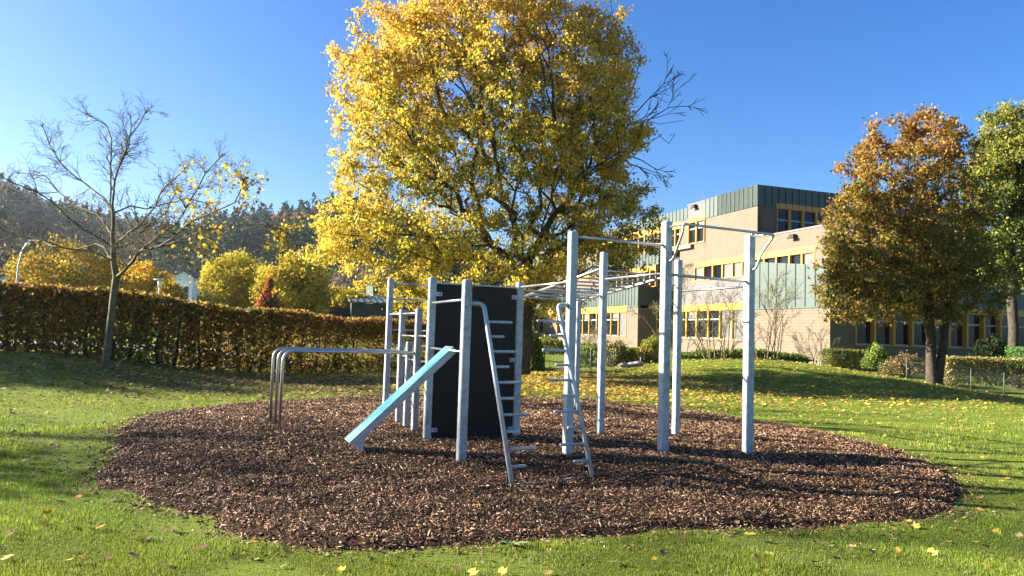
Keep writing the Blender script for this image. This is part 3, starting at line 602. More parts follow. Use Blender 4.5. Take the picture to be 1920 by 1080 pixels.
# left wing ground floor on the front plane
Y2 = -.2; XX = lambda p, y=600: onY(p, y, Y2)[0]
x96b = XX(1196); xw = XX(1175); xLL = XX(985); zb1 = onY(1132, 575.2, Y2)[1]; zb2 = onY(1132, 586, Y2)[1]; zss = onY(1132, 630, Y2)[1]
fbox('brick_wall', x96b, xw, -1, zb1 - .25, Y2, 'brick', 7, lb='sunlit brick corner of the left wing'); fbox('brick_wall', xw, xLL, -1, zss, Y2, 'brick', .5)
fbox('lintel', xw, xLL, zb2, zb1, Y2 + .03, 'yellow', .4); zgt = onY(1132, 540, Y2)[1]
gp = fbox('green_panel', x96b, xLL, zb1, zgt, Y2 + .05, 'green', 3); seams(x96b, xLL, lambda f: zb1, lambda f: zgt, Y2 + .05, gp, .6)
fbox('green_panel', x96b, xw, zb1 - .25, zb1, Y2 + .04, 'green', .3)
wl = [1175, 1160, 1146, 1135, 1119, 1105, 1093, 1080, 1068, 1056, 1045]
for i in range(len(wl) - 1): window(XX(wl[i]), XX(wl[i + 1]), zss, zb2, Y2, 'blind' if i == 0 else ('half' if i % 2 else 'glass'))
fbox('brick_wall', XX(1045), XX(1020), zss, zb2, Y2, 'brick', .5)
wl = [1020, 1010, 1000, 985]
for i in range(len(wl) - 1): window(XX(wl[i]), XX(wl[i + 1]), zss, zb2, Y2, 'glass')
# entrance: timber door frames in the shade
b = MB(); xe = x96b; zt_ = zb1 - .2
for yy in (Y2 - 1.9, Y2 - 3.2, Y2 - 3.6, Y2 - 4.8): b.box(xe - .12, xe - .02, yy, yy - .12, -1, zt_)
for zz in (1.5, 2.4, 3.3, zt_ - .4): b.box(xe - .12, xe - .02, Y2 - 1.9, Y2 - 4.9, zz, zz + .12)
b.build('entrance_frame', M['yellow'], school); b = MB(); b.box(xe - .06, xe - .03, Y2 - 1.9, Y2 - 4.9, -1, zt_ - .1); b.build('door_glass', M['glass'], school)
# --- shaded facades facing the lawn (planes of constant X)
def sbox(name, Y0, Y1, z0, z1, X_, mt, d=.3, parent=None, lb=None):
    b = MB(); b.box(X_, X_ + d, Y0, Y1, z0, z1); return b.build(name, M[mt], parent or school, lb)
# upper tower shaded side
yq = lambda p, y, X_: onX(p, y, X_)[0]
y0 = YS; y1 = YS - 22
sbox('green_panel', y0 + .05, y1, z2, zr, xc - .02, 'green', 5, lb='shaded green metal side of the stair tower')
b = MB()
for k in range(1, 34): b.box(xc - .07, xc - .02, y0 - k * .62, y0 - k * .62 - .05, z2, zr)
b.build('standing_seams', M['seam'], school)
sbox('brick_wall', y0, yq(1454.5, 400, xc), zc - .6, z2 - .003, xc, 'brick', .4)
yy0 = yq(1455, 400, xc); zt1, zt2, zt3 = onX(1456, 381, xc)[1], onX(1456, 390, xc)[1], zc - .3
sbox('lintel', yy0, y1, zt2, zt1, xc - .06, 'yellow', .4)
b = MB(); b.box(xc, xc + .3, yy0, y1, zt1, z2); 
wp = [1456, 1481, 1506, 1531, 1556, 1582, 1608, 1635, 1663, 1692]
for i in range(len(wp) - 1): window(yq(wp[i], 410, xc), yq(wp[i + 1], 410, xc), zt3, zt2, xc, 'glass', True, 'X')
# terrace deck / roof of the first floor
b = MB(); b.box(xr, xc, YS - .4, YS - 30, zc - .9, zc - .7); b.build('terrace_deck', M['coping'], school)
# ground floor shaded facade to the right of the corner
y9 = -34; zq = onX(1560, 655, 0)[1]; zls = onX(1700, 651, 0)[1]; zyy0, zyy1 = onX(1870, 579, 0)[1], onX(1870, 591, 0)[1]
sbox('brick_wall', -.01, y9, -1.2, zls, .02, 'brick', .4, lb='shaded brick plinth under the right-hand windows'); sbox('brick_wall', -.01, yq(1604, 620, 0), zls, zg, .02, 'brick', .4)
sbox('lintel', yq(1604, 620, 0), y9, zyy1, zyy0, -.03, 'yellow', .4, lb='yellow band over the shaded right-hand windows')
wp = [1604, 1640, 1676, 1711, 1746, 1780, 1813, 1845, 1876, 1908, 1940, 1975]
for i in range(len(wp) - 1): window(yq(wp[i], 620, 0), yq(wp[i + 1], 620, 0), zls + .02, zyy1, 0, 'glass', True, 'X', .35)
gp = sbox('green_panel', yq(1604, 620, 0), y9, zyy0, zyy0 + 1.9, -.02, 'green', 3)
sbox('coping', yq(1604, 620, 0), y9, zyy0 + 1.9, zyy0 + 2.1, -.05, 'coping', 6)
sbox('brick_wall', YS, y9, za - 1.2, zc, xr + .02, 'brick', .4, lb='shaded first-floor wall behind the right tree')
# far right block with a sunlit green side
Yr = yq(1862, 500, 6.0); b = MB(); b.box(6.0, 26, Yr, Yr - 12, zyy0 + 1.8, zyy0 + 6.4); gp = b.build('green_block', M['green'], school, 'green metal block behind the right-hand trees')
Yc = yq(1862, 500, 6.0)
b = MB()
for k in range(1, 24): b.box(6 + k * .8, 6.05 + k * .8, Yc, Yc + .05, zyy0 + 1.8, zyy0 + 6.4)
b.build('standing_seams', M['seam'], gp)
# solid cores so that nothing is see-through
b = MB(); b.box(.6, xl, -1.6, y9, -1, zg - .05); b.box(xr + 1.2, xa - 1, YS - .8, -30, zg, zc - .95)
b.box(x96b + .3, xLL, Y2 - 1.0, -16, -1, zgt - .3); b.box(X(1236, 480) + .4, xL, YS - .8, -16, zgt - .3, zwb - .3); b.build('building_core', M['dark'], school)
b = MB(); b.box(xc + .5, xL, YS - .7, -16, z1b, zk - .5); b.build('building_core', M['dark'], school)
b = MB(); b.box(X(1290), xL, YS - .3, -17, zk - .45, zk - .3); b.build('roof', M['coping'], school)
b = MB(); b.tube([(X(1265, 380), YS - 3, zk - .3), (X(1265, 380), YS - 3, zk + 1.9)], .02, 6); b.build('lightning_rod', M['coping'], school)
def bld(label, name='building', **k): return empty(name, label=label, cat='building', **k)
# ================================================================== TREES
def onvert(px, py, Yd, base):    # picture point at depth Yd, relative to nothing
    return at(px, py, Yd)
def blob(px, py, Yd, rx, rz, ry=None, wt=None, jy=0):
    c = at(px, py, Yd + jy); k = FPX / Yd; a = rx / k; b_ = rz / k; d = (ry if ry is not None else a)
    return (c[0], c[1], c[2], a, d, b_, wt if wt else a * b_ * d)
# --- big yellow maple
D0 = 27.0; base = at(979, 704, D0); base[2] = float(gz(base[0], base[1]))
BL = [blob(920, 215, D0, 275, 215, 4.6, jy=0), blob(900, 70, D0, 205, 105, 3.4), blob(1060, 60, D0, 90, 70, 2), blob(760, 70, D0, 70, 55, 1.8), blob(900, -40, D0, 90, 50, 1.6), blob(740, 250, D0, 125, 150, 3.2, jy=-.5), blob(690, 420, D0, 92, 62, 2.6, jy=-1.5), blob(800, 430, D0, 120, 95, 3, jy=-1), blob(1090, 270, D0, 135, 170, 3.6),
      blob(1100, 420, D0, 115, 75, 3, jy=.5), blob(960, 470, D0, 180, 70, 3), blob(705, 135, D0, 62, 60, 1.6), blob(1120, 120, D0, 75, 80, 2), blob(640, 180, D0, 40, 42, 1.2), blob(635, 270, D0, 40, 45, 1.2), blob(640, 350, D0, 40, 35, 1), blob(1185, 350, D0, 50, 60, 1.5), blob(1170, 210, D0, 42, 60, 1.3), blob(1215, 420, D0, 35, 30, 1), blob(620, 205, D0, 22, 16, .6), blob(690, 60, D0, 30, 18, .7), blob(1160, 60, D0, 26, 24, .7), blob(655, 400, D0, 60, 40, 1.5, jy=-1.5), blob(605, 490, D0, 25, 18, .6, jy=-1.8),
      blob(1175, 440, D0, 50, 30, 1.2), blob(615, 470, D0, 38, 16, .8, jy=-1.5), blob(1040, 560, D0, 45, 60, 1.4, jy=-.6), blob(690, 480, D0, 80, 25, 1.5, jy=-1.5), blob(760, 560, D0, 75, 25, 1.4, jy=-1.0), blob(650, 120, D0, 16, 20, .5)]
YG, GO, OR, YL_, GR, DG = (.66, .46, .045), (.58, .36, .05), (.50, .27, .055), (.62, .50, .08), (.24, .26, .035), (.10, .13, .02)
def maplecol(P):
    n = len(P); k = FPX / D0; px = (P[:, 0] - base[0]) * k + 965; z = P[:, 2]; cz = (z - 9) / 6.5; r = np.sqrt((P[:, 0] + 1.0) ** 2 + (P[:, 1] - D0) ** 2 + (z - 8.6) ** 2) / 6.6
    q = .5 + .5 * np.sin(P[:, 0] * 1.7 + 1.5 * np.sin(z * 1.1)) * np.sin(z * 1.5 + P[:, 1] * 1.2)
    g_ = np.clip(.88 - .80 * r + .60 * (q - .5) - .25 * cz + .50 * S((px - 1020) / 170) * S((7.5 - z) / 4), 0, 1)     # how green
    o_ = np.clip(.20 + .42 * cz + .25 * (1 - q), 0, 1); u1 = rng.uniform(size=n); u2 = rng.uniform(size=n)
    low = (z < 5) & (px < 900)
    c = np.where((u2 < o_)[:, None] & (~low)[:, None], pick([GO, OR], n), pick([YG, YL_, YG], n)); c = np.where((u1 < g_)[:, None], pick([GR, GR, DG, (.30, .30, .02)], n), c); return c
BL += [blob(655, 120, D0, 45, 50, 1.6), blob(700, 95, D0, 60, 50, 2.0), blob(760, 40, D0, 60, 45, 2.0), blob(700, 55, D0, 55, 40, 1.7), blob(1150, 110, D0, 50, 60, 1.6), blob(1120, 30, D0, 55, 40, 1.6), blob(980, -30, D0, 80, 45, 1.8), blob(820, -25, D0, 80, 45, 1.8), blob(640, 440, D0, 45, 45, 2.4, jy=-.6), blob(665, 490, D0, 55, 26, 2.8, jy=0), blob(740, 520, D0, 85, 34, 3.4, jy=.5), blob(810, 550, D0, 80, 26, 3.2, jy=.5), blob(1180, 290, D0, 45, 60, 1.5), blob(930, 530, D0, 90, 42, 3.0, jy=-1.8), blob(1010, 560, D0, 50, 45, 2.0, jy=-1.6), blob(1150, 440, D0, 95, 62, 2.2), blob(1205, 395, D0, 42, 38, 1.2), blob(1140, 500, D0, 70, 34, 1.8), blob(1075, 500, D0, 90, 45, 2.2), blob(1245, 215, D0, 42, 55, 1.0), blob(1225, 260, D0, 45, 40, 1.2)]
def mtw(P): px = 960 + P[:, 0] / P[:, 1] * FPX; return ~((px > 1195 + 25 * np.sin(P[:, 2] * 3)) & (P[:, 2] > 6.8) & (P[:, 2] < 11.5))
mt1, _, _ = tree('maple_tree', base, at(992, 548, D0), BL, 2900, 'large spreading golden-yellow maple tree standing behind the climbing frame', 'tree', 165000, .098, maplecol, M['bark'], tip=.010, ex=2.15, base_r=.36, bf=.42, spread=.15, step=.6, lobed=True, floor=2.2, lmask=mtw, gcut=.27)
MAPLE_TWIGS = True
# bare twig fan of the maple's right side, its own small crown part is in the same tree: extra limbs
# --- right-hand orange maple, two stems
D1 = 30.0; b1 = at(1748, 711, D1); b1[2] = float(gz(b1[0], b1[1])) - .05
BL = [blob(1565, 520, D1, 40, 60, 1.2), blob(1830, 430, D1, 40, 70, 1.3), blob(1848, 530, D1, 35, 40, 1.0), blob(1640, 270, D1, 40, 30, 1), blob(1790, 270, D1, 45, 35, 1), blob(1575, 610, D1, 38, 40, 1.2), blob(1640, 625, D1, 50, 25, 1.2), blob(1700, 430, D1, 150, 150, 3.0), blob(1710, 300, D1, 105, 90, 2.2), blob(1650, 540, D1, 110, 80, 2.4), blob(1790, 520, D1, 95, 95, 2.2), blob(1600, 430, D1, 62, 110, 1.5), blob(1730, 240, D1, 55, 35, 1.2), blob(1610, 320, D1, 45, 50, 1.1), blob(1600, 600, D1, 50, 30, 1.2), blob(1770, 590, D1, 70, 28, 1.3)]
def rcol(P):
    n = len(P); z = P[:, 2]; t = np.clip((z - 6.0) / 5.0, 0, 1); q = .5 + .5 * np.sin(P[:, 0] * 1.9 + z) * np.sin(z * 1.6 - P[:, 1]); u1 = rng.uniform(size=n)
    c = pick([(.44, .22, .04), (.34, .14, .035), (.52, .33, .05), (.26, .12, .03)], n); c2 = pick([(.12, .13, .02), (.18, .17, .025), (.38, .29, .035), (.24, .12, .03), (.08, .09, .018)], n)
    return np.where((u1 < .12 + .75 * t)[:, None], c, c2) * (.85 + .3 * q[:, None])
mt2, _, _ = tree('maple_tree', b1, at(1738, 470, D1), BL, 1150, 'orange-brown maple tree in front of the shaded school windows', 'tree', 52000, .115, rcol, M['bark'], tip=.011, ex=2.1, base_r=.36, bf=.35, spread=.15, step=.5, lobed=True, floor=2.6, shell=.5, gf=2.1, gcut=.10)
b = MB(); q0 = b1 + np.array([.22, 0, .1]); b.tube([q - b1 for q in (q0, at(1768, 650, D1), at(1776, 590, D1), at(1782, 500, D1), at(1786, 400, D1), at(1780, 320, D1))], [.20, .15, .13, .10, .06, .03], 10); b.build('stem', M['bark'], mt2)
# --- green tree at the right edge
D2 = 37.0; b3 = at(1903, 695, D2); b3[2] = float(gz(b3[0], b3[1])) - .05
BL = [blob(1920, 330, D2, 100, 100, 2.6), blob(1860, 440, D2, 45, 60, 1.5), blob(1880, 500, D2, 50, 60, 1.6), blob(1850, 360, D2, 45, 60, 1.6), blob(1890, 250, D2, 55, 55, 1.5), blob(1985, 300, D2, 110, 130, 3), blob(1880, 400, D2, 68, 60, 1.8), blob(1960, 450, D2, 100, 90, 2.6), blob(1895, 215, D2, 32, 30, .9), blob(1850, 300, D2, 30, 40, .8)]
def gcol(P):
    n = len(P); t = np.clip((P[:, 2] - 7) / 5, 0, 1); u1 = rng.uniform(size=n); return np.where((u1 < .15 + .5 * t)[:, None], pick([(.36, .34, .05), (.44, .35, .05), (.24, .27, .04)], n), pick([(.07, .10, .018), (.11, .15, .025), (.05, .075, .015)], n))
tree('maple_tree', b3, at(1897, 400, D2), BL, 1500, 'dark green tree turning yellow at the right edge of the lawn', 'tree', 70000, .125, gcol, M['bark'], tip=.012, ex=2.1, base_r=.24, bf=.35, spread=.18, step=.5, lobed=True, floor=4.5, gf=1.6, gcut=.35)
# --- walnut-like bare tree on the left, limbs laid out by hand
D3 = 18.8
def lp(px, py, dy=0): return at(px, py, D3 + dy)
bw = lp(197, 688); bw[2] = float(gz(bw[0], bw[1])) - .05
trunk = [bw, lp(203, 640), lp(209, 590), lp(214, 545), lp(218, 520)]
LIMBS = [(trunk[-1], [(213, 490, 0), (211, 440, 0), (212, 400, .1), (215, 340, 0), (228, 300, -.2), (240, 260, -.3), (262, 232, -.4), (272, 212, -.4)]),
         (lp(211, 400), [(208, 360, .3), (207, 310, .5), (209, 260, .6), (200, 235, .8), (166, 216, .9)]),
         (lp(211, 392), [(196, 372, .3), (170, 352, .6), (140, 330, .8), (112, 303, 1.0), (92, 270, 1.2), (82, 240, 1.3)]),
         (lp(214, 345), [(235, 290, .5), (246, 240, .8), (245, 220, .9)]),
         (trunk[-1], [(228, 512, -.2), (240, 500, -.4), (256, 478, -.8), (272, 462, -1.2), (300, 440, -1.6), (330, 420, -1.9), (348, 392, -2.0), (370, 355, -2.2), (385, 325, -2.2), (412, 296, -2.3)]),
         (lp(262, 470, -1), [(300, 462, -1.6), (340, 450, -2.0), (380, 432, -2.3), (430, 424, -2.6), (475, 420, -2.8), (520, 430, -3.0)]),
         (lp(300, 462, -1.6), [(330, 440, -2.4), (360, 415, -3.0), (400, 398, -3.2), (440, 380, -3.3), (455, 348, -3.2)]),
         (lp(213, 500), [(205, 480, .2), (196, 464, .4), (180, 457, .6), (140, 470, 1.0), (100, 462, 1.2), (60, 445, 1.6), (20, 443, 1.8), (-30, 455, 2.0)]),
         (lp(212, 470), [(190, 448, -.4), (160, 432, -.8), (130, 410, -1.2), (100, 380, -1.5), (70, 360, -1.7), (30, 345, -1.9), (10, 335, -2)]),
         (lp(211, 478), [(170, 470, -.6), (120, 465, -1.2), (80, 450, -1.6), (40, 470, -2.0), (0, 485, -2.3)]),
         (lp(212, 402), [(245, 386, .4), (275, 392, .8), (310, 382, 1.0), (350, 372, 1.2), (385, 380, 1.3)]),
         (lp(211, 472), [(235, 462, .6), (262, 440, 1.0), (290, 415, 1.4), (310, 400, 1.6), (330, 360, 1.8)]),
         (lp(213, 440), [(180, 400, 1.2), (150, 390, 1.8), (110, 360, 2.2), (85, 330, 2.4), (45, 325, 2.6)]),
         (lp(212, 470), [(225, 450, -1.2), (250, 430, -2), (280, 400, -2.6), (310, 350, -3), (345, 320, -3)])]
nodes = [np.array(p, float) for p in trunk]; par = [-1] + list(range(len(trunk) - 1))
limb_pts = []
for st, pts in LIMBS:
    st = np.array(st, float); i = int(np.argmin([np.linalg.norm(q - st) for q in nodes])); prev = i; pts3 = [nodes[i]] + [lp(*q) for q in pts]
    for a_, b_ in zip(pts3[:-1], pts3[1:]):
        k = max(1, int(np.linalg.norm(b_ - a_) / .28))
        for q in range(1, k + 1): nodes.append(a_ + (b_ - a_) * q / k + (rng.normal(0, .02, 3) if q < k else 0)); par.append(prev); prev = len(nodes) - 1; limb_pts.append(nodes[-1])
nodes0, par0 = list(nodes), list(par); LP = np.array(limb_pts)
def twigs(P0, D0_, L0, r0, depth=3, up=.12, kids=(3, 5), spread=.75):
    """branching straight-ish twigs: returns nodes, parents, radii"""
    Pn, pr, rr = [], [], []
    def go(p, d, Ln, r_, dep, parent):
        k = 3 if dep > 1 else 2; q = p; prev = parent
        if prev < 0: Pn.append(p); pr.append(-1); rr.append(r_); prev = len(Pn) - 1
        pts = []
        for j in range(k):
            d = d + rng.normal(0, .13, 3) + np.array([0, 0, up * .5]); d /= np.linalg.norm(d); q = q + d * Ln / k; Pn.append(q); pr.append(prev); rr.append(r_ * (1 - .55 * (j + 1) / k)); prev = len(Pn) - 1; pts.append((q, d, prev))
        if dep > 1:
            for c in range(rng.integers(*kids)):
                q2, d2, i2 = pts[rng.integers(0, k)] if c else pts[-1]; pv = np.cross(d2, rng.normal(size=3)); pv /= np.linalg.norm(pv) + 1e-9; nd = d2 + pv * spread * rng.uniform(.6, 1.25); nd /= np.linalg.norm(nd)
                go(q2, nd, Ln * (rng.uniform(.42, .72) if Ln < 1.6 else rng.uniform(.18, .34)), r_ * .55, dep - 1, i2)
    for p, d, Ln, r_ in zip(P0, D0_, L0, r0): go(np.array(p), np.array(d), Ln, r_, depth, -1)
    return np.array(Pn), np.array(pr), np.array(rr)
P = np.array(nodes0); par = np.array(par0); acc = np.ones(len(P))
for i in range(len(P) - 1, 0, -1): acc[par[i]] += acc[i]
r = .009 + .082 * (acc / acc[0]) ** .62; r[0] *= 1.2
cand = np.arange(len(trunk) + 2, len(P)); far_ = np.linalg.norm(P[cand] - lp(212, 455), axis=1); wt_ = np.clip(far_ / 2.2, .12, 1.2); leaders = np.where(acc == 1)[0]; idx = np.r_[rng.choice(cand, 270, p=wt_ / wt_.sum()), leaders, leaders, leaders]
dd = P[idx] - P[par[idx]]; dd /= np.linalg.norm(dd, axis=1)[:, None]; pv = np.cross(dd, rng.normal(size=dd.shape)); pv /= np.linalg.norm(pv, axis=1)[:, None]
amp = np.r_[rng.uniform(.7, 1.9, 270), np.full(len(leaders) * 3, .35)][:, None]; td = dd + pv * amp; td /= np.linalg.norm(td, axis=1)[:, None]
Lt = np.clip(.55 + .06 * np.sqrt(acc[idx]) * 2, .5, 1.25) * rng.uniform(.6, 1.15, len(idx)) * np.r_[np.full(270, .66), np.full(len(leaders) * 3, .20)]
TP, Tp, Tr = twigs(P[idx], td, Lt, np.minimum(r[idx] * .6, .012), 3, up=.05, kids=(3, 5), spread=1.0)
Tr = np.maximum(Tr, .0034)
fp, fd, fl = [], [], []
for (x0, y0, x1, y1) in ((1150, 270, 1300, 186), (1160, 240, 1285, 146), (1150, 290, 1262, 262), (1140, 250, 1240, 205), (1170, 300, 1225, 330), (1150, 230, 1210, 110)):
    a_ = at(x0, y0, D0); b_ = at(x1, y1, D0 + rng.normal(0, .4)); d_ = b_ - a_; fp.append(a_); fl.append(np.linalg.norm(d_) * .74); fd.append(d_ / np.linalg.norm(d_))
FP, Fp, Fr = twigs(fp, fd, fl, [.035] * 6, 4, up=.0, kids=(2, 5), spread=.55); link('bare_twigs', skelmesh('bare_twigs', FP - base, Fp, np.maximum(Fr, .010), 5), M['bark'], mt1)
wal = empty('walnut_tree', bw, label='slender almost bare tree with few yellow leaves on its right, before the hedge', cat='tree')
link('trunk', skelmesh('trunk', P - bw, par, r, 8), M['bark_twig'], wal); link('twigs', skelmesh('twigs', TP - bw, Tp, Tr, 5), M['bark_twig'], wal)
tw = TP[np.where(Tr < .006)[0]]; k = FPX / D3; pxw = (tw[:, 0]) / tw[:, 1] * FPX + 960; pz = tw[:, 2]
wgt = S((pxw - 285) / 120) * S((5.7 - pz) / 1.6) + .004; wgt /= wgt.sum(); sel = tw[rng.choice(len(tw), 780, p=wgt)]
Lp = sel + rng.normal(0, .07, sel.shape) - np.array([0, 0, .05]); leafobj('leaves', Lp - bw, rng.uniform(.06, .125, len(Lp)), pick([(.55, .40, .03), (.40, .36, .04), (.30, .18, .03), (.50, .32, .03)], len(Lp)), M['leaf'], wal)

# --- offscreen trees to the left whose shadows fall across the lawn
def plaincol(cols):
    return lambda P: pick(cols, len(P))
for (x, y, h, z0, rx, nt, nl, lb) in ((-35, 13.4, 16.5, 11.2, 3.6, 520, 1500, 'tall nearly bare tree beyond the left edge of the lawn'), (-20.5, 9.2, 6.0, 3.0, 1.9, 240, 2200, 'small rounded yellow tree beyond the left edge of the lawn'), (-31.5, 20.6, 9.0, 5.0, 3.2, 420, 14000, 'rounded yellow tree beside the hedge beyond the left edge')):
    zz = float(gz(x, y)); cz = (h + z0) / 2; tree('maple_tree', (x, y, zz), (x, y, z0 + zz), [(x, y, cz + zz, rx, rx, (h - z0) / 2, 1)], nt, lb, 'tree', nl, .16, plaincol([(.45, .32, .03), (.3, .25, .03)]), M['bark'], base_r=.16, bf=.4, tip=.012)

# --- multi-stem bare shrubs by the school
def shrub_bare(px, py, Yd, fan, top, nt, lb, leafn=0, rb=.034):
    bs = at(px, py, Yd); bs[2] = float(gz(bs[0], bs[1])) - .05 if Yd < 46 else bs[2]
    e = empty('bare_shrub', bs, label=lb, cat='shrub', group='leafless shrubs along the school wall'); kx = FPX / Yd
    ns = 10; st_p, st_d, st_l, st_r = [], [], [], []
    for s_ in range(ns):
        bx_ = bs + np.array([(s_ - ns / 2 + .5) * .12, rng.normal(0, .15), 0]); tx = at(px + (s_ - ns / 2 + .5) / ns * 2 * fan * rng.uniform(.6, 1.1), top + rng.uniform(0, 45) + 12 * abs(s_ - ns / 2), Yd); tx[1] += rng.normal(0, .6)
        d_ = tx - bx_; Ln = np.linalg.norm(d_); d_ = d_ / Ln; st_p.append(bx_); st_d.append(d_); st_l.append(Ln * .62); st_r.append(rb)
    P, pr_, r = twigs(st_p, st_d, st_l, st_r, 4, up=.10, kids=(3, 3 + max(2, nt // 200)), spread=.55); r = np.maximum(r, .0065)
    link('stems', skelmesh('stems', P - bs, pr_, r, 5), M['bark_twig'], e)
    if leafn:
        k = rng.choice(len(P), leafn); leafobj('leaves', P[k] - bs + rng.normal(0, .12, (leafn, 3)), .07, pick([(.16, .17, .03), (.25, .22, .05)], leafn), M['leaf_far'], e)
shrub_bare(1344, 678, 36.5, 75, 485, 620, 'leafless shrub in front of the striped blinds, between two tall posts', 260)
shrub_bare(1436, 676, 37, 62, 470, 620, 'dense leafless shrub just right of the right-most tall post', 420)
shrub_bare(1526, 695, 41, 48, 570, 300, 'thin leafless shrub at the corner of the sunlit brick wall', 60, .028)
shrub_bare(1268, 650, 43, 55, 455, 520, 'tangled leafless shrub in the dark gap between the school wings', 1500)
shrub_bare(1115, 690, 34, 50, 585, 90, 'thin sparse shrub behind the two middle posts', 30, .02)

# --- leafy bushes and clipped hedges
def bush(name, lb, cat, c, r, n, ls, cols, group=None, flat=False, stems=True):
    """c: base centre, r: (rx, ry, h)"""
    e = empty(name, c, label=lb, cat=cat, group=group); rx, ry, h = r
    if flat:
        u_r = rng.uniform(-1, 1, (n, 3)); f = rng.integers(0, 5, n); f3 = f // 2; sg = np.where(f % 2 == 0, 1, -1)
        for k in range(n):
            if f[k] == 4: u_r[k, 2] = .97
            else: u_r[k, f3[k]] = sg[k]
        P = u_r * np.array([rx, ry, h / 2]) * rng.uniform(.86, 1.03, (n, 1)) + np.array([0, 0, h / 2])
    else:
        d = rng.normal(size=(n, 3)); d[:, 2] = np.abs(d[:, 2]) * 1.0; d /= np.linalg.norm(d, axis=1)[:, None]
        lump = 1 + .10 * np.sin(d[:, 0] * 7 + c[0]) * np.sin(d[:, 2] * 8) + .08 * np.sin(d[:, 1] * 9); P = d * np.array([rx, ry, h]) * (rng.uniform(size=(n, 1)) ** .22) * lump[:, None]
        P[:, 2] = np.maximum(P[:, 2], .02)
    leafobj('foliage', P, ls * rng.uniform(.7, 1.3, n), pick(cols, n), M['leaf_far'], e)
    if stems:
        b = MB()
        for k in range(12):
            a = rng.uniform(0, 6.28); q = np.array([math.cos(a) * rx * .6, math.sin(a) * ry * .6, h * .8]); b.tube([(q[0] * .15, q[1] * .15, -.05), tuple(q * .55), tuple(q)], [.02, .014, .006], 5)
        b.build('stems', M['bark'], e)
    return e
def bushpx(name, lb, cat, px, pybase, pytop, halfw, Yd, n, ls, cols, depth=None, **k):
    p = at(px, pybase, Yd); kx = FPX / Yd; h = (pybase - pytop) / kx; return bush(name, lb, cat, (p[0], p[1], p[2]), (halfw / kx, depth or halfw / kx, h), n, ls, cols, **k)
OL = [(.17, .20, .035), (.25, .26, .045), (.10, .12, .025), (.33, .30, .07)]; BR_ = [(.28, .22, .07), (.20, .17, .05), (.36, .31, .10), (.15, .13, .04)]; DK = [(.018, .03, .010), (.03, .045, .014), (.012, .02, .008)]
bushpx('bush', 'low olive hedge behind the wire fence, left of the middle posts', 'bush', 1030, 662, 634, 62, 44, 5200, .12, OL, 1.2)
bushpx('bush', 'dark green leafy bush against the maple trunk by the wire fence', 'bush', 995, 694, 622, 24, 29.5, 3600, .10, [(.07, .11, .02), (.12, .16, .03), (.2, .2, .04)])
bushpx('bush', 'broad grass-green bank of shrubs between the two middle posts', 'bush', 1112, 694, 645, 50, 34, 6000, .10, [(.15, .2, .03), (.2, .24, .04), (.1, .13, .03)], 1.4)
bushpx('bush', 'grey-brown twiggy bush left of the stone pile', 'bush', 1150, 688, 640, 34, 33, 4500, .09, BR_)
bushpx('bush', 'reddish twiggy bush beside the tallest post', 'bush', 1203, 686, 652, 36, 33, 4200, .09, [(.25, .2, .05), (.2, .13, .04), (.3, .25, .05)])
bushpx('bush', 'yellow-green round bush in front of the school entrance', 'bush', 1222, 668, 634, 27, 38, 3200, .10, [(.28, .3, .04), (.34, .28, .05), (.16, .2, .03)])
bushpx('ground_cover', 'low green ground-cover strip along the school wall', 'ground cover', 1390, 674, 656, 130, 39.5, 9000, .12, [(.14, .18, .03), (.2, .22, .04), (.1, .12, .03)], .8, stems=False)
bushpx('box_hedge', 'clipped brownish box hedge at the corner of the shaded school wall', 'hedge', 1583, 690, 656, 32, 42, 5000, .09, OL, .8, flat=True)
bushpx('bush', 'round bright green bush in front of the shaded school windows', 'bush', 1643, 690, 647, 24, 40, 4200, .09, [(.17, .24, .04), (.26, .32, .06), (.09, .13, .03)])
bushpx('bush', 'straggly dry plants left of the two-stemmed orange maple', 'bush', 1700, 700, 664, 44, 37, 3000, .10, [(.2, .17, .06), (.14, .12, .04), (.3, .2, .1)])
bushpx('bush', 'almost black rhododendron bush under the right windows', 'bush', 1862, 690, 634, 42, 38, 6000, .12, DK)
bushpx('box_hedge', 'bright green clipped hedge block at the right edge', 'hedge', 1922, 690, 651, 20, 36, 3400, .07, [(.08, .17, .04), (.12, .24, .06)], .7, flat=True)
bushpx('low_hedge', 'low dry brown-green hedge behind the right wire fence', 'hedge', 1870, 722, 672, 105, 34.5, 12000, .09, BR_, .6, flat=True)

# --- long hornbeam hedge
HP = [(-140, 20.5), (0, 21.2), (120, 20.9), (200, 20.9), (300, 20.9), (400, 21.6), (480, 22.6), (560, 24.2), (640, 26.2), (720, 28.3), (800, 30.5), (870, 32.5)]
hpts = []
for px, Yd in HP: q = at(px, 600, Yd); hpts.append((q[0], q[1]))
hpts = np.array(hpts); seg = np.r_[0, np.cumsum(np.linalg.norm(np.diff(hpts, axis=0), axis=1))]
def hpos(t): return np.stack([np.interp(t, seg, hpts[:, 0]), np.interp(t, seg, hpts[:, 1])], 1)
hedge = empty('hornbeam_hedge', (hpts[0][0], hpts[0][1], 0), label='long clipped hornbeam hedge with brown and yellow leaves and dark stems', cat='hedge'); ho = np.array([hpts[0][0], hpts[0][1], 0])
n = 98000; t = rng.uniform(0, seg[-1], n); p = hpos(t); p2 = hpos(t + .05); tn = p2 - p; tn /= np.linalg.norm(tn, axis=1)[:, None] + 1e-9; nn = np.stack([-tn[:, 1], tn[:, 0]], 1)
zr_ = rng.uniform(0, 1, n); Hh = 1.88 + .05 * np.sin(t * 1.3) + .03 * np.sin(t * 4.1); sd = rng.uniform(-1, 1, n); sd = np.sign(sd) * np.abs(sd) ** .5 * .36
stem_t = np.arange(.3, seg[-1], .62); stem_t = stem_t + rng.normal(0, .07, len(stem_t))
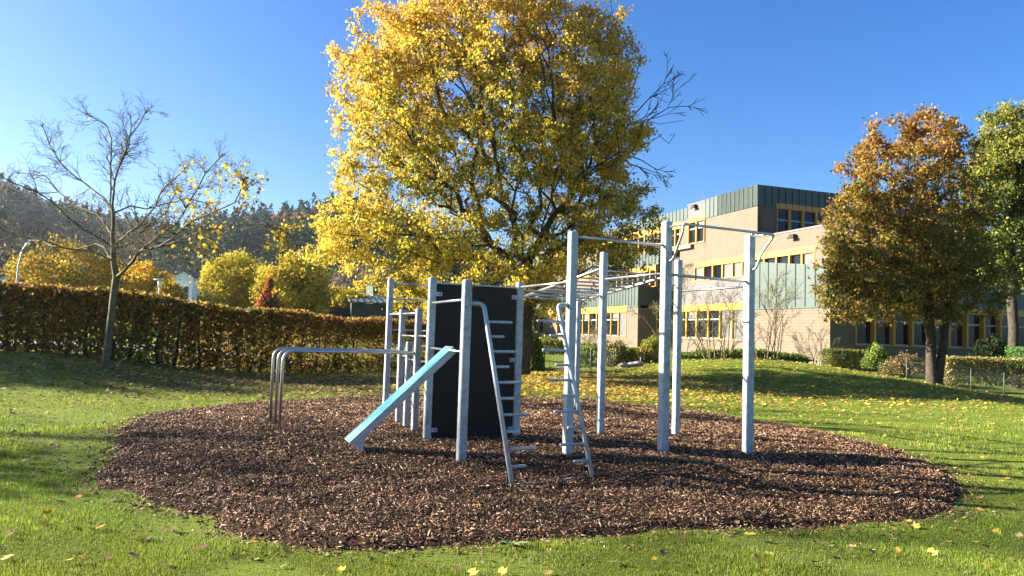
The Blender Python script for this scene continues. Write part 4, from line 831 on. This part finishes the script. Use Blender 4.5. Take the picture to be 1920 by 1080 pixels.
near = np.abs(t[:, None] - stem_t[None]).min(1); gapn = .5 + .5 * np.sin(t * 2.3 + 1.1 * np.sin(t * .9)); tn_ = t / seg[-1]
open_ = np.exp(-((zr_ - .42) / .22) ** 2) * (.30 + .70 * S((tn_ - .42) / .25)) * (.45 + .55 * gapn) + .30 * np.exp(-((zr_ - .12) / .12) ** 2) * (tn_ < .35)
kp = rng.uniform(size=n) > open_ * (near < 10); kp &= ~((near < .07) & (zr_ < .75) & (rng.uniform(size=n) < .8)); top_ = rng.uniform(size=n) < .10; zr_ = np.where(top_, rng.uniform(.93, 1.02, n), zr_)
P = np.stack([p[:, 0] + nn[:, 0] * sd, p[:, 1] + nn[:, 1] * sd, gz(p[:, 0], p[:, 1]) + .06 + zr_ * Hh], 1)[kp]; tt = t[kp]; zz = zr_[kp]; n = len(P)
q = .5 + .5 * np.sin(tt * 1.15 + 1) * np.sin(tt * .47 + 2); rdn = np.clip(.12 + .5 * (1 - tt / seg[-1] * 1.9) + .3 * (q - .5) + .55 * S((zz - .78) / .2) * S((tt / seg[-1] - .45) / .2), .05, .9)
col = np.where((rng.uniform(size=n) < rdn)[:, None], pick([(.46, .20, .04), (.30, .125, .035), (.58, .32, .07), (.20, .085, .03)], n), pick([(.28, .20, .035), (.14, .15, .028), (.44, .31, .05), (.08, .09, .02), (.24, .14, .035), (.11, .085, .03)], n))
leafobj('foliage', P - ho, rng.uniform(.06, .125, n), col, M['leaf'], hedge)
for k, ts in enumerate(stem_t):
    q = hpos(np.array([ts]))[0]; z0 = float(gz(q[0], q[1])); b = MB(); lx = rng.normal(0, .05, 6).cumsum(); ly = rng.normal(0, .03, 6).cumsum()
    b.tube([(q[0] - ho[0] + lx[i], q[1] - ho[1] + ly[i], z0 - .05 + i * .36) for i in range(6)], [.062, .052, .046, .040, .030, .018], 7)
    for j in range(9):
        zz0 = z0 + rng.uniform(.35, 1.8); a = rng.uniform(0, 6.28); e1 = np.array([math.cos(a) * .35, math.sin(a) * .2, rng.uniform(.05, .3)]); s0 = np.array([q[0] - ho[0] + .02, q[1] - ho[1], zz0])
        b.tube([s0, s0 + e1 * .5 + np.array([0, 0, .03]), s0 + e1], [.013, .009, .004], 4, False)
    b.build('stem', M['bark'], hedge)

# --- chain-link fences
M['wire'] = mat('fence_wire', (.10, .11, .10), .5, .6); M['fpost'] = mat('fence_post', (.07, .09, .085), .6, .3)
def fence(lb, pts, h, cell=.07, np_=6):
    pts = [np.array(p, float) for p in pts]; o = pts[0]; e = empty('wire_fence', (o[0], o[1], float(gz(*o))), label=lb, cat='fence', group='low chain-link fences behind the lawn'); z00 = float(gz(*o))
    L_ = np.linalg.norm(pts[1] - o); d = (pts[1] - o) / L_; b = MB(); Vs, Fs = [], []
    def g3(t, z): q = o + d * t; return np.array([q[0] - o[0], q[1] - o[1], float(gz(*q)) - z00 + z])
    nrm = np.array([-d[1], d[0], 0]); wv = .0055
    for sgn in (1, -1):
        for i in range(int(-h / cell), int(L_ / cell)):
            t0 = i * cell; t1 = t0 + h
            if sgn < 0: za, zb2 = h, 0
            else: za, zb2 = 0, h
            a0 = max(t0, 0); a1 = min(t1, L_)
            if a1 <= a0: continue
            f0, f1 = (a0 - t0) / h, (a1 - t0) / h; A = g3(a0, za + (zb2 - za) * f0); B = g3(a1, za + (zb2 - za) * f1); dz = (B - A) / np.linalg.norm(B - A); s_ = np.cross(dz, nrm) * wv / 2; k = len(Vs); nn_ = nrm * wv / 2
            Vs += [A - s_, A + nn_, A + s_, A - nn_, B - s_, B + nn_, B + s_, B - nn_]; Fs += [(k + j, k + (j + 1) % 4, k + 4 + (j + 1) % 4, k + 4 + j) for j in range(4)]
    link('mesh', fastmesh('mesh', np.array(Vs), np.array(Fs)), M['wire'], e); b = MB(); b.tube([g3(0, h), g3(L_, h)], .006, 5); b.build('top_wire', M['wire'], e)
    for k in range(np_):
        q = g3(L_ * k / (np_ - 1), 0); b = MB(); b.tube([q - [0, 0, .1], q + [0, 0, h + .06]], .024, 8); b.build('post', M['fpost'], e)
a_, b_ = at(930, 700, 29.5), at(1150, 700, 30.5); fence('low wire fence behind the maple, left of the stone pile', [a_[:2], b_[:2]], .80)
a_, b_ = at(1700, 700, 33.0), at(2010, 700, 31.5); fence('low wire fence right of the orange maple trunk', [a_[:2], b_[:2]], .95)

# --- bollards, stones, stick, weed
b = MB()
for k, (px, py, Yd, h) in enumerate(((1202, 682, 31, .36), (1313, 678, 36.5, .22))):
    p = hit(px, py); p = at(px, py, Yd); z = float(gz(p[0], p[1])); b = MB(); b.tube([(0, 0, -.1), (0, 0, h * .9), (0, 0, h)], [.055, .055, .045], 12); b.tube([(0, 0, h * .70), (0, 0, h * .76)], .058, 12)
    o = b.build('bollard', M['fpost']); o.location = (p[0], p[1], z); tag(o, ('dark bollard beside the reddish bush', 'short dark bollard in the ground cover by the school wall')[k], 'bollard', 'small dark bollards')
stone = mat('pale_stone', (.35, .30, .27), .9); n_ = noise(stone, 6, 5); L(stone, ramp(stone, n_.outputs[0], [(.3, (.16, .12, .10)), (.7, (.48, .42, .38))]).outputs[0], BS(stone).inputs['Base Color'])
for k, (px, dx) in enumerate(((1170, 'left'), (1182, 'middle'), (1195, 'right'))):
    p = at(px, 688, 30.5 + k * .2); z = float(gz(p[0], p[1])); bm = bmesh.new(); bmesh.ops.create_icosphere(bm, subdivisions=3, radius=.20 - .03 * (k == 1))
    for v in bm.verts:
        q = v.co; s_ = 1 + .22 * math.sin(q.x * 17 + k) * math.sin(q.y * 13 + 2 * k) + .12 * math.sin(q.z * 31); v.co = Vector((q.x * s_ * 1.3, q.y * s_, q.z * s_ * .75))
    me = bpy.data.meshes.new('stone'); bm.to_mesh(me); bm.free(); o = link('stone', me, stone); o.location = (p[0], p[1], z + .08); tag(o, dx + ' one of three pale stones at the foot of the twiggy bushes', 'stone', 'pale stones by the bushes')
a0 = hit(1708, 747); a1 = hit(1740, 739); b = MB(); pts = [a0 + (a1 - a0) * t + np.array([0, 0, .03 + .05 * math.sin(t * 3)]) + (np.array([0, .12, 0]) * math.sin(t * 6)) for t in np.linspace(0, 1, 8)]
b.tube([p - a0 for p in pts], [.03, .028, .026, .022, .02, .016, .012, .007], 7); b.tube([pts[4] - a0, pts[4] - a0 + np.array([.15, .2, .06])], [.014, .005], 5); o = b.build('fallen_branch', M['bark_grey']); o.location = a0; tag(o, 'pale fallen stick lying on the lawn near the orange maple', 'stick')
a0 = hit(1520, 1062); b = MB(); pp = [np.array(q) for q in ((0, 0, .012), (.03, .06, .02), (.09, .08, .016), (.14, .10, .025))]; b.tube(pp, [.006, .006, .005, .003], 6); b.tube([pp[1], pp[1] + [.01, .05, .02]], [.004, .002], 5); o = b.build('twig', M['bark']); o.location = a0; tag(o, 'small dark curved twig in the foreground grass at bottom right', 'twig')
M['weed'] = mat('weed_leaf', (.20, .27, .07), .6)
wd = hit(960, 1026); b = MB()
for k in range(15):
    a = k * 2.4; L_ = rng.uniform(.07, .15); dr = np.array([math.cos(a), math.sin(a), 0]); sd_ = np.array([-dr[1], dr[0], 0]); el = rng.uniform(.15, .8); v = []; f = []
    for i in range(7):
        t = i / 6; wv = .013 * math.sin(math.pi * min(1, t * .9 + .08)) * (1 + .45 * (i % 2)); c = dr * L_ * t + np.array([0, 0, L_ * el * t * (1 - .5 * t)]); v += [c - sd_ * wv, c + sd_ * wv + [0, 0, .002]]
    f = [(2 * i, 2 * i + 1, 2 * i + 3, 2 * i + 2) for i in range(6)]; b.add(v, f, True)
o = b.build('weed_plant', M['weed']); o.location = wd + np.array([0, 0, .01]); tag(o, 'pale green rosette weed at the front edge of the bark mulch', 'weed')

# --- fallen leaves
def scatter(n, cx, cy, sx, sy): return np.stack([rng.normal(cx, sx, n), rng.normal(cy, sy, n)], 1)
pts = np.vstack([scatter(9000, 2.5, 26.0, 5.0, 3.6), scatter(9000, 2.6, 24.0, 2.4, 2.4), scatter(4200, 10, 25, 6, 3.4), scatter(3000, 2, 21, 5, 3), scatter(3600, -9.5, 18.0, 3.2, 2.0), scatter(3000, -5.5, 19.8, 3.0, 2.2), scatter(2500, -2.0, 22, 3, 2.5), scatter(2200, 15, 27, 4, 3.5), rng.uniform((-13, 5), (16, 22), (2600, 2))])
d = edge_dist(pts); pts = pts[(d < 0) | (rng.uniform(size=len(pts)) < .10)]; pts = pts[pts[:, 1] > 4]; d = edge_dist(pts)
P = np.stack([pts[:, 0], pts[:, 1], np.where(d > 0, gz(pts[:, 0], pts[:, 1]) + .05, gz(pts[:, 0], pts[:, 1]) + rng.uniform(.01, .045, len(pts)))], 1)
crumbs = rng.uniform((-9, 4.6), (12, 17), (5200, 2)); crumbs = crumbs[(edge_dist(crumbs) < 0) & (rng.uniform(size=5200) < .25 + .75 * soilpatch(crumbs[:, 0], crumbs[:, 1]))]; nC = len(crumbs)
P = np.vstack([P, np.stack([crumbs[:, 0], crumbs[:, 1], gz(crumbs[:, 0], crumbs[:, 1]) + rng.uniform(.008, .03, nC)], 1)])
yel = S((P[:, 0] + 4) / 4); n = len(P); col = np.where((rng.uniform(size=n) < yel * .75)[:, None], pick([(.55, .36, .04), (.50, .42, .08), (.42, .24, .04)], n), pick([(.20, .12, .05), (.30, .20, .09), (.13, .075, .035), (.38, .26, .08)], n))
szl = np.where(P[:, 1] > 16, 1.0, .9) * rng.uniform(.06, .11, n); szl[-nC:] = rng.uniform(.018, .045, nC); col[-nC:] = pick([(.16, .09, .05), (.26, .18, .10), (.10, .06, .035), (.34, .27, .15)], nC)
V, F, Cc = leaves(P, szl, col, flat=1.0, lobed=True)
tag(link('leaf_litter', fastmesh('leaf_litter', V, F, Cc), M['leaf_ground']), 'yellow and brown fallen leaves scattered over the lawn', 'leaf litter', kind='stuff')
FL = [(143, 1052, 'o'), (90, 938, 'r'), (98, 966, 'r'), (40, 905, 'b'), (262, 1052, 'b'), (150, 940, 'r'), (265, 1008, 'o'), (180, 1000, 'o'), (785, 1064, 'r'), (855, 1070, 'b'), (470, 1025, 'o'), (450, 1048, 'b'), (368, 1035, 'b'), (1340, 1045, 'p'), (1412, 1010, 'b'), (1425, 1050, 'r'),
      (1532, 1070, 'r'), (1790, 998, 'o'), (1830, 1022, 'o'), (1840, 1036, 'r'), (1862, 1050, 'p'), (1905, 1012, 'p'), (1852, 1073, 'o'), (1688, 1005, 'b'), (1745, 1042, 'p'), (1606, 1032, 'p'), (657, 798, 'o'), (70, 990, 'r'), (30, 1000, 'b'), (330, 880 + 120, 'b'), (1245, 1050, 'b'), (1100, 1052, 'b'), (1270, 1018, 'b')]
cm_ = {'o': (.55, .22, .03), 'r': (.26, .07, .03), 'b': (.17, .09, .05), 'p': (.42, .26, .16)}; nm_ = {'o': 'orange', 'r': 'dark red', 'b': 'brown', 'p': 'pale tan'}
def nearest(px, py):
    refs = {'the weed rosette': (960, 1026), 'the dark curved twig': (1520, 1062), 'the foot of the blue bench': (678, 861), 'the bottom left corner': (0, 1080), 'the bottom right corner': (1920, 1080), 'the left tip of the mulch bed': (168, 905), 'the right tip of the mulch bed': (1822, 926), 'the front edge of the mulch': (560, 1030)}
    k_ = min(refs, key=lambda q: math.hypot(refs[q][0] - px, refs[q][1] - py)); x, y = refs[k_]; dx, dy = px - x, py - y
    return ('right of ' if dx > 0 else 'left of ') + k_ if abs(dx) > 1.3 * abs(dy) else ('just below ' if dy > 0 else 'above ') + k_
seen = {}
for k, (px, py, c) in enumerate(FL):
    p = hit(px, py); ind = edge_dist([p[:2]])[0] > 0; p[2] += .07 if ind else .035; V, F, Cc = leaves(np.zeros((1, 3)), .082 if px < 700 else .07, np.array([cm_[c]]) * rng.uniform(.8, 1.2), flat=1.0, lobed=True)
    o = link('fallen_leaf', fastmesh('fallen_leaf', V, F, Cc), M['leaf_ground']); o.location = p
    lb = '%s leaf %s' % (nm_[c], nearest(px, py)); seen.setdefault(lb, []).append((o, px, py))
for lb, it in seen.items():
    it.sort(key=lambda q: q[1]); words = {1: [''], 2: ['left-hand ', 'right-hand '], 3: ['leftmost ', 'middle ', 'rightmost ']}.get(len(it), ['leftmost ', 'second from left ', 'third from left ', 'rightmost ', 'last '])
    for (o, px, py), w1 in zip(it, words): tag(o, w1 + lb + (' on the mulch' if 'bench' in lb else ' on the grass'), 'leaf', 'single fallen leaves lying near the camera')

# ================================================================== BACKGROUND
def softtree(name, lb, px, pytop, pybase, halfw, Yd, n, ls, cols, group='trees beyond the hedge', conic=False, zbase=None, trunk=True):
    kx = FPX / Yd; p = at(px, pybase, Yd); zb0 = float(gz(p[0], p[1])) if zbase is None else zbase; zt0 = at(px, pytop, Yd)[2]; hw_ = halfw / kx; h = zt0 - zb0
    e = empty(name, (p[0], p[1], zb0), label=lb, cat='tree', group=group); d = rng.normal(size=(n, 3)); d /= np.linalg.norm(d, axis=1)[:, None]; rr = rng.uniform(size=n) ** .3
    if conic:
        zf = 1 - np.sqrt(rng.uniform(size=n)) ; zf = rng.uniform(0, 1, n) ** 1.2; P = np.stack([d[:, 0] * hw_ * (1 - zf) * rr * 1.3, d[:, 1] * hw_ * (1 - zf) * rr * (1.3 + rng.exponential(.25, n)), h * (.06 + .94 * zf)], 1)
    else:
        lump = 1 + .14 * np.sin(d[:, 0] * 5 + px) * np.sin(d[:, 2] * 6 + px) + .10 * np.sin(d[:, 1] * 8 + d[:, 2] * 5); P = d * np.array([hw_, hw_, h * .46]) * (rr * lump * (1 + rng.exponential(.05, n)))[:, None] + np.array([0, 0, h * .55])
    c = pick(cols, n); q = .5 + .5 * np.sin(P[:, 0] * 1.3 + px) * np.sin(P[:, 2] * 1.6)
    kq = gapfield(P * 1.0 + px, 1.3) < .30; leafobj('crown', P[kq], ls * .8 * rng.uniform(.6, 1.3, kq.sum()), (c * (.7 + .5 * q[:, None]))[kq], M['leaf_far'], e)
    if trunk:
        b = MB(); b.tube([(0, 0, -.2), (0.1, 0, h * .3), (0, .1, h * .8)], [hw_ * .07 + .08, hw_ * .05 + .05, .04], 8)
        for k in range(9): a = k * 2.4; b.tube([(0, 0, h * (.2 + .05 * k)), (math.cos(a) * hw_ * .4, math.sin(a) * hw_ * .4, h * (.32 + .06 * k)), (math.cos(a) * hw_ * .8, math.sin(a) * hw_ * .8, h * (.42 + .06 * k))], [.09, .06, .02], 5, False)
        b.build('trunk', M['bark'], e)
    return e
YT = [(.66, .47, .05), (.54, .42, .05), (.36, .33, .04), (.74, .50, .05), (.24, .24, .035)]
softtree('linden_tree', 'rounded yellow-green linden above the hedge, left of the larger one', 438, 482, 610, 62, 62, 15000, .30, [(.50, .39, .04), (.60, .45, .05), (.32, .31, .04)])
softtree('linden_tree', 'largest rounded yellow linden above the hedge', 545, 486, 615, 66, 58, 17000, .30, YT)
softtree('linden_tree', 'low yellow linden beside the dark flat-roofed building', 638, 541, 615, 52, 72, 9000, .32, YT)
softtree('linden_tree', 'wide orange and green tree behind the left part of the hedge', 125, 462, 600, 95, 52, 17000, .26, [(.60, .32, .04), (.32, .26, .04), (.18, .18, .03), (.56, .38, .05)])
softtree('linden_tree', 'orange-yellow tree between the bare tree trunk and the white house', 266, 498, 605, 50, 60, 12000, .28, [(.72, .42, .04), (.62, .46, .05), (.46, .32, .04)])
softtree('linden_tree', 'small yellow tree just left of the white house', 318, 530, 605, 30, 58, 5000, .26, [(.46, .30, .02), (.36, .28, .04)])
softtree('red_maple', 'small bright red pointed tree above the hedge', 502, 524, 612, 42, 50, 9000, .22, [(.46, .13, .05), (.38, .10, .04), (.52, .24, .06), (.34, .16, .05)], conic=True)
softtree('bare_grey_tree', 'grey-brown nearly bare tree behind the dark flat-roofed building', 655, 500, 620, 40, 150, 5000, .6, [(.16, .12, .09), (.2, .15, .10)])
softtree('linden_tree', 'brownish tree between the dark building and the big maple', 730, 500, 620, 60, 120, 9000, .5, [(.26, .18, .06), (.32, .22, .06), (.2, .15, .06)])
softtree('linden_tree', 'yellow tree glimpsed behind the black climbing wall', 850, 545, 625, 60, 75, 7000, .35, YT)

def gable_house(lb, px, pyb, Yd, W_, D_, h, rh, ang, wallc, roofc, annex=True):
    p = at(px, pyb, Yd); e = empty('house', (p[0], p[1], p[2]), math.radians(ang), label=lb, cat='house'); wm = mat('render_' + lb[:5], wallc, .8); rm = mat('roof_' + lb[:5], roofc, .8); n_ = noise(rm, .8, 4)
    L(rm, ramp(rm, n_.outputs[0], [(.3, tuple(c * .7 for c in roofc)), (.7, roofc)]).outputs[0], BS(rm).inputs['Base Color'])
    b = MB(); b.prism([(-W_ / 2, 0, 0), (W_ / 2, 0, 0), (W_ / 2, 0, h), (0, 0, h + rh), (-W_ / 2, 0, h)], (0, D_, 0)); b.build('wall', wm, e)
    b = MB()
    for s_ in (-1, 1): b.prism([(0, -.4, h + rh + .02), (s_ * (W_ / 2 + .5), -.4, h - rh * 1.0 / W_ + .02), (s_ * (W_ / 2 + .5), -.4, h - rh / W_ + .27), (0, -.4, h + rh + .27)], (0, D_ + .8, 0))
    b.build('roof', rm, e)
    for (x, z, w2, h2) in ((-W_ * .18, h * .62, 1.3, 1.7), (W_ * .18, h * .62, 1.3, 1.7), (-W_ * .2, h * .2, 1.2, 1.5), (W_ * .2, h * .2, 1.2, 1.5)):
        b = MB(); b.box(x - w2 / 2, x + w2 / 2, -.03, .05, z, z + h2); f = b.build('window', M['sash'], e); b = MB(); b.box(x - w2 / 2 + .12, x + w2 / 2 - .12, -.05, -.03, z + .12, z + h2 - .12); b.build('pane', M['glass'], f)
    if annex:
        b = MB(); b.box(W_ / 2, W_ / 2 + 9, 3, D_, 0, h * .72); b.build('annex_wall', wm, e); b = MB(); b.prism([(W_ / 2 - .2, 2.4, h * .70), (W_ / 2 + 9.3, 2.4, h * .70), (W_ / 2 + 9.3, D_ * .6, h + rh * .8), (W_ / 2 - .2, D_ * .6, h + rh * .8)], (0, .3, .3)); b.build('roof', rm, e)
        for x in (W_ / 2 + 2, W_ / 2 + 6): b = MB(); b.box(x, x + 1.8, 2.95, 3.02, h * .36, h * .6); f = b.build('window', M['sash'], e); b = MB(); b.box(x + .15, x + 1.65, 2.92, 2.95, h * .38, h * .58); b.build('pane', M['glass'], f)
gable_house('white house with gable and red-brown tiled roof above the hedge', 339, 600, 170, 5.0, 9, 10.2, 1.3, -8, (.66, .70, .76), (.13, .06, .045))
gable_house('pale house roof just visible at the left edge above the hedge', 2, 606, 120, 7, 9, 6.2, 1.4, 18, (.7, .72, .75), (.30, .30, .31), False)
# dark flat-roofed school annexe beyond the hedge
RB = math.atan2(v_[1], v_[0])
p = at(697, 615, 85); ann = empty('annexe_building', (p[0], p[1], 0.4), RB, label='dark green flat-roofed building with tan brick beyond the end of the hedge', cat='building')
def abox(nm, x0, x1, y0, y1, z0, z1, mt, par_=None): b = MB(); b.box(x0, x1, y0, y1, z0, z1); return b.build(nm, M[mt], par_ or ann)
abox('brick_wall', 0, 16, 0, 6, -.5, 5.4, 'brick'); abox('green_panel', -.06, 16.1, -.06, 6.05, 5.35, 6.45, 'green'); abox('lintel', 4.0, 16.05, -.12, -.02, 3.2, 3.5, 'yellow')
for k in range(7): f = abox('window', 4.1 + k * 1.6, 5.5 + k * 1.6, -.12, -.03, 1.4, 3.2, 'yellow'); abox('pane', 4.2 + k * 1.6, 5.4 + k * 1.6, -.15, -.12, 1.5, 3.1, 'glass', f)
p = at(657, 616, 68); shed = empty('shed', (p[0], p[1], 0.3), RB, label='low dark shed with a ribbed sloping metal roof beyond the hedge', cat='shed')
abox('wall', 0, 4.6, 0, 5, -.5, 3.65, 'seam', shed); b = MB(); b.prism([(-.2, -.3, 3.66), (4.9, -.3, 3.66), (4.9, 4.5, 4.5), (-.2, 4.5, 4.5)], (0, 0, .1)); rf = b.build('roof', M['green'], shed)
for k in range(9): b = MB(); b.prism([(-.15 + k * .6, -.3, 3.77), (-.09 + k * .6, -.3, 3.77), (-.09 + k * .6, 4.5, 4.61), (-.15 + k * .6, 4.5, 4.61)], (0, 0, .06)); b.build('roof_rib', M['seam'], rf)
abox('side_wall', -2.1, -.02, .8, 4, -.5, 3.2, 'dark', shed); abox('corner_post', 4.6, 4.85, -.1, .15, -.5, 3.6, 'sash', shed)
# lamps
M['lamp'] = mat('lamp_pole_grey', (.42, .45, .48), .45, .4); M['lampglass'] = mat('lamp_glass', (.75, .78, .80), .25)
q = at(28, 560, 42); z0 = float(gz(q[0], q[1])); lm = empty('street_lamp', (q[0], q[1], z0), label='tall curved grey street lamp behind the left end of the hedge', cat='street lamp'); zt_ = at(28, 448, 42)[2] - z0; b = MB()
b.tube([(0, 0, -.1), (.02, 0, zt_ * .45), (.06, 0, zt_ * .72), (.22, 0, zt_ * .88), (.42, 0, zt_ * .95), (.62, 0, zt_ * .985)], [.06, .052, .045, .04, .035, .03], 12); b.build('pole', M['lamp'], lm); b = MB(); b.box(.58, .98, -.08, .08, zt_ * .985, zt_ * .985 + .06); b.build('lamp_head', M['lampglass'], lm, bevel=.03)
q = at(38, 560, 40); z0 = float(gz(q[0], q[1])); b = MB(); b.tube([(0, 0, 0), (0, 0, 2.2)], .03, 8); b.box(-.13, .13, -.03, .03, 2.2, 3.1); o = b.build('blue_sign', mat('sign_blue', (.02, .03, .22), .5)); o.location = (q[0], q[1], z0); tag(o, 'narrow dark blue sign beside the curved street lamp', 'sign')
q = at(298, 560, 40); z0 = float(gz(q[0], q[1])); lm = empty('path_lamp', (q[0], q[1], z0), label='small post-top lantern with a flat disc roof above the hedge', cat='lamp'); zt_ = at(298, 524, 40)[2] - z0
b = MB(); b.tube([(0, 0, -.1), (0, 0, zt_ - .42)], .045, 10); b.build('pole', M['lamp'], lm); b = MB(); b.tube([(0, 0, zt_ - .42), (0, 0, zt_ - .04)], .105, 14); b.build('lamp_glass', M['lampglass'], lm); b = MB(); b.tube([(0, 0, zt_ - .04), (0, 0, zt_ + .0), (0, 0, zt_ + .05)], [.33, .33, .05], 18); b.build('lamp_shade', M['lamp'], lm)
# grey path beyond the hedge
b = MB(); pa = [at(-300, 600, 27), at(470, 600, 25.5)]; X_ = np.linspace(-24, -8, 40); v = []; f = []
for x in X_: v += [(x, 26.2, float(gz(x, 26.2)) + .02), (x, 30, float(gz(x, 30)) + .02)]
f = [(2 * i, 2 * i + 2, 2 * i + 3, 2 * i + 1) for i in range(39)]; b.add(v, f); tag(b.build('path', M['path']), 'grey paved path behind the left end of the hedge', 'path', kind='structure')

# ------------------------------------------------------------------ wooded hill
SKY = [(-700, 300), (-300, 320), (0, 352), (60, 380), (130, 398), (200, 412), (260, 430), (330, 440), (400, 424), (460, 412), (520, 408), (580, 402), (640, 395), (700, 400), (780, 430), (860, 470), (950, 510), (1050, 545), (1150, 575), (1300, 610), (1500, 640)]
DR = [(-700, 900), (0, 820), (200, 800), (330, 760), (430, 560), (700, 540), (900, 600), (1500, 700)]
def ridge(px): return np.interp(px, [s_[0] for s_ in SKY], [s_[1] for s_ in SKY]), np.interp(px, [s_[0] for s_ in DR], [s_[1] for s_ in DR])
def hillpt(px, s_):
    yr, dr = ridge(px); d = _F + _R * (px - 960) / FPX - _UP * (yr - 540) / FPX; el = (d[2]) / math.hypot(d[0], d[1]); zr0 = EYE + el * dr; n2 = d[:2] / math.hypot(d[0], d[1]); r0 = 230 + 40 * math.sin(px / 170)
    rr = r0 + (dr - r0) * s_; z = (zr0 - 9) * (1 - (1 - min(s_, 1)) ** 1.25) + .75 if s_ <= 1 else (zr0 - 9) - (s_ - 1) * 120; z += 4 * math.sin(px / 60 + s_ * 5) * s_ * (1 - min(s_, 1)) ; return (n2[0] * rr, n2[1] * rr, z)
pxs = np.linspace(-700, 1500, 111); ss = np.linspace(0, 1.6, 25); V = np.array([hillpt(p_, s_) for s_ in ss for p_ in pxs]); nx = len(pxs)
V[:nx, 2] = -1; I = (np.arange(len(ss) - 1)[:, None] * nx + np.arange(nx - 1)[None]).ravel()
tag(link('hill', fastmesh('hill', V, np.stack([I, I + 1, I + nx + 1, I + nx], 1), smooth=True), M['hill']), 'wooded hillside behind the town', 'hill', kind='structure')
nT = 3400; px_ = rng.uniform(-350, 1250, nT); s2 = rng.uniform(0.02, .97, nT) ** .8; C0 = np.array([hillpt(a, b) for a, b in zip(px_, s2)]); Rr = rng.uniform(3.2, 6.4, nT); per = 80
d = rng.normal(size=(nT, per, 3)); d[:, :, 2] = np.abs(d[:, :, 2]) ; d /= np.linalg.norm(d, axis=2)[:, :, None]; dark = (s2 < .52 + .06 * np.sin(px_ / 50)) & (px_ > 300) & (px_ < 900)  # shade on the lower slope is put in as dark conifer colours
con = (rng.uniform(size=nT) < .22) | dark; hgt_ = np.where(con, 1.9, 1.15); shp = np.where(con, 1, 0)
zf = rng.uniform(size=(nT, per)); Pc = d * np.stack([Rr, Rr, Rr * 1.15], 1)[:, None]; Pn = np.stack([d[:, :, 0] * Rr[:, None] * (1 - zf) * 1.1, d[:, :, 1] * Rr[:, None] * (1 - zf) * 1.1, zf * Rr[:, None] * 2.6], 2)
P = np.where(con[:, None, None], Pn, Pc) + C0[:, None] + np.stack([0 * Rr, 0 * Rr, Rr * .6], 1)[:, None]
palF = np.array([(.13, .065, .022), (.16, .085, .025), (.085, .10, .022), (.19, .135, .03), (.06, .08, .02), (.18, .075, .025), (.24, .17, .035)]); patch = .5 + .5 * np.sin(px_ / 37 + 3 * s2) * np.sin(s2 * 11 + px_ / 61); ci_ = np.clip((patch * 7 + rng.normal(0, 1.3, nT)).astype(int), 0, 6); pc = palF[np.array([4, 2, 0, 1, 5, 3, 6])[ci_]]; pd = np.array([(.012, .026, .010), (.018, .036, .012), (.025, .04, .014)])[rng.choice(3, nT)]
cc = np.where(con[:, None], pd, pc * 1.25) * rng.uniform(.7, 1.3, (nT, 1)); cc = np.repeat(cc, per, 0) * rng.uniform(.8, 1.2, (nT * per, 1))
V, F, Cc = leaves(P.reshape(-1, 3), np.repeat(Rr, per) * rng.uniform(.24, .44, nT * per), cc)
tag(link('hill_forest', fastmesh('hill_forest', V, F, Cc), M['leaf_far']), 'autumn forest covering the distant hillside', 'forest', kind='stuff')
# spruces standing out on the skyline
def spruce_mesh(h=14, r=3.1):
    n = 1500; zf = rng.uniform(0, 1, n) ** 1.15; tier = (zf * 11) % 1; rr = r * (1 - zf) * (.55 + .45 * (1 - tier)) * rng.uniform(.25, 1, n) ** .5; a = rng.uniform(0, 6.28, n)
    P = np.stack([np.cos(a) * rr, np.sin(a) * rr, h * (.08 + .92 * zf) - rr * .25], 1); V, F, Cc = leaves(P, .75 * (1.1 - .6 * zf), pick([(.014, .028, .018), (.022, .04, .024)], n)); return fastmesh('crown', V, F, Cc)
sm_ = spruce_mesh(); b = MB(); b.tube([(0, 0, -2), (0, 0, 6), (0, 0, 13.6)], [.25, .18, .03], 6); e0 = None
SP = [(163, 408, 378, 'left of the pair behind the bare tree'), (172, 410, 385, 'right of the pair behind the bare tree'), (420, 422, 398, 'above the yellow leaves of the bare tree'), (476, 412, 393, 'alone at the left end of the skyline row'), (495, 410, 396, 'second in the skyline row'), (534, 408, 389, 'alone in the middle of the skyline row'), (562, 405, 380, 'third one left of the maple leaves'), (579, 402, 378, 'second tall one left of the maple leaves'), (594, 401, 376, 'tallest one nearly touching the maple leaves'), (606, 400, 379, 'just behind the tallest skyline one'), (617, 399, 378, 'against the edge of the yellow maple crown')]
mts = M['leaf_far']; cme = sm_; cme.materials.append(mts); tme = None
for k, (px, pyb, pyt, lb) in enumerate(SP):
    yr, dr = ridge(px); h3 = np.array(hillpt(px, .99)); Yd = h3[1]; top_ = at(px, pyt, Yd); z0 = h3[2]; sc_f = max(.5, (top_[2] - z0) / 14.0)
    e = empty('spruce_tree', (top_[0], Yd, z0), label='dark spruce on the skyline, ' + lb, cat='tree', group='spruces on the skyline'); e.scale = (sc_f * 1.25, sc_f * 1.25, sc_f)
    o = bpy.data.objects.new('crown', cme); C.objects.link(o); o.parent = e
    if tme is None: o2 = b.build('trunk', M['bark'], e); tme = o2.data
    else: o2 = bpy.data.objects.new('trunk', tme); C.objects.link(o2); o2.parent = e

# ------------------------------------------------------------------ autumn air
hz = mat('haze_air'); nt_ = hz.node_tree; nt_.nodes.remove(BS(hz)); pv = nt_.nodes.new('ShaderNodeVolumePrincipled'); pv.inputs['Color'].default_value = (.80, .88, 1.0, 1); pv.inputs['Density'].default_value = .0001; pv.inputs['Anisotropy'].default_value = .35
nt_.links.new(pv.outputs[0], nt_.nodes['Material Output'].inputs['Volume'])
b = MB(); b.box(-1500, 1500, -60, 1500, -3, 160); tag(b.build('haze', hz), 'thin bluish autumn haze', 'haze', kind='stuff')
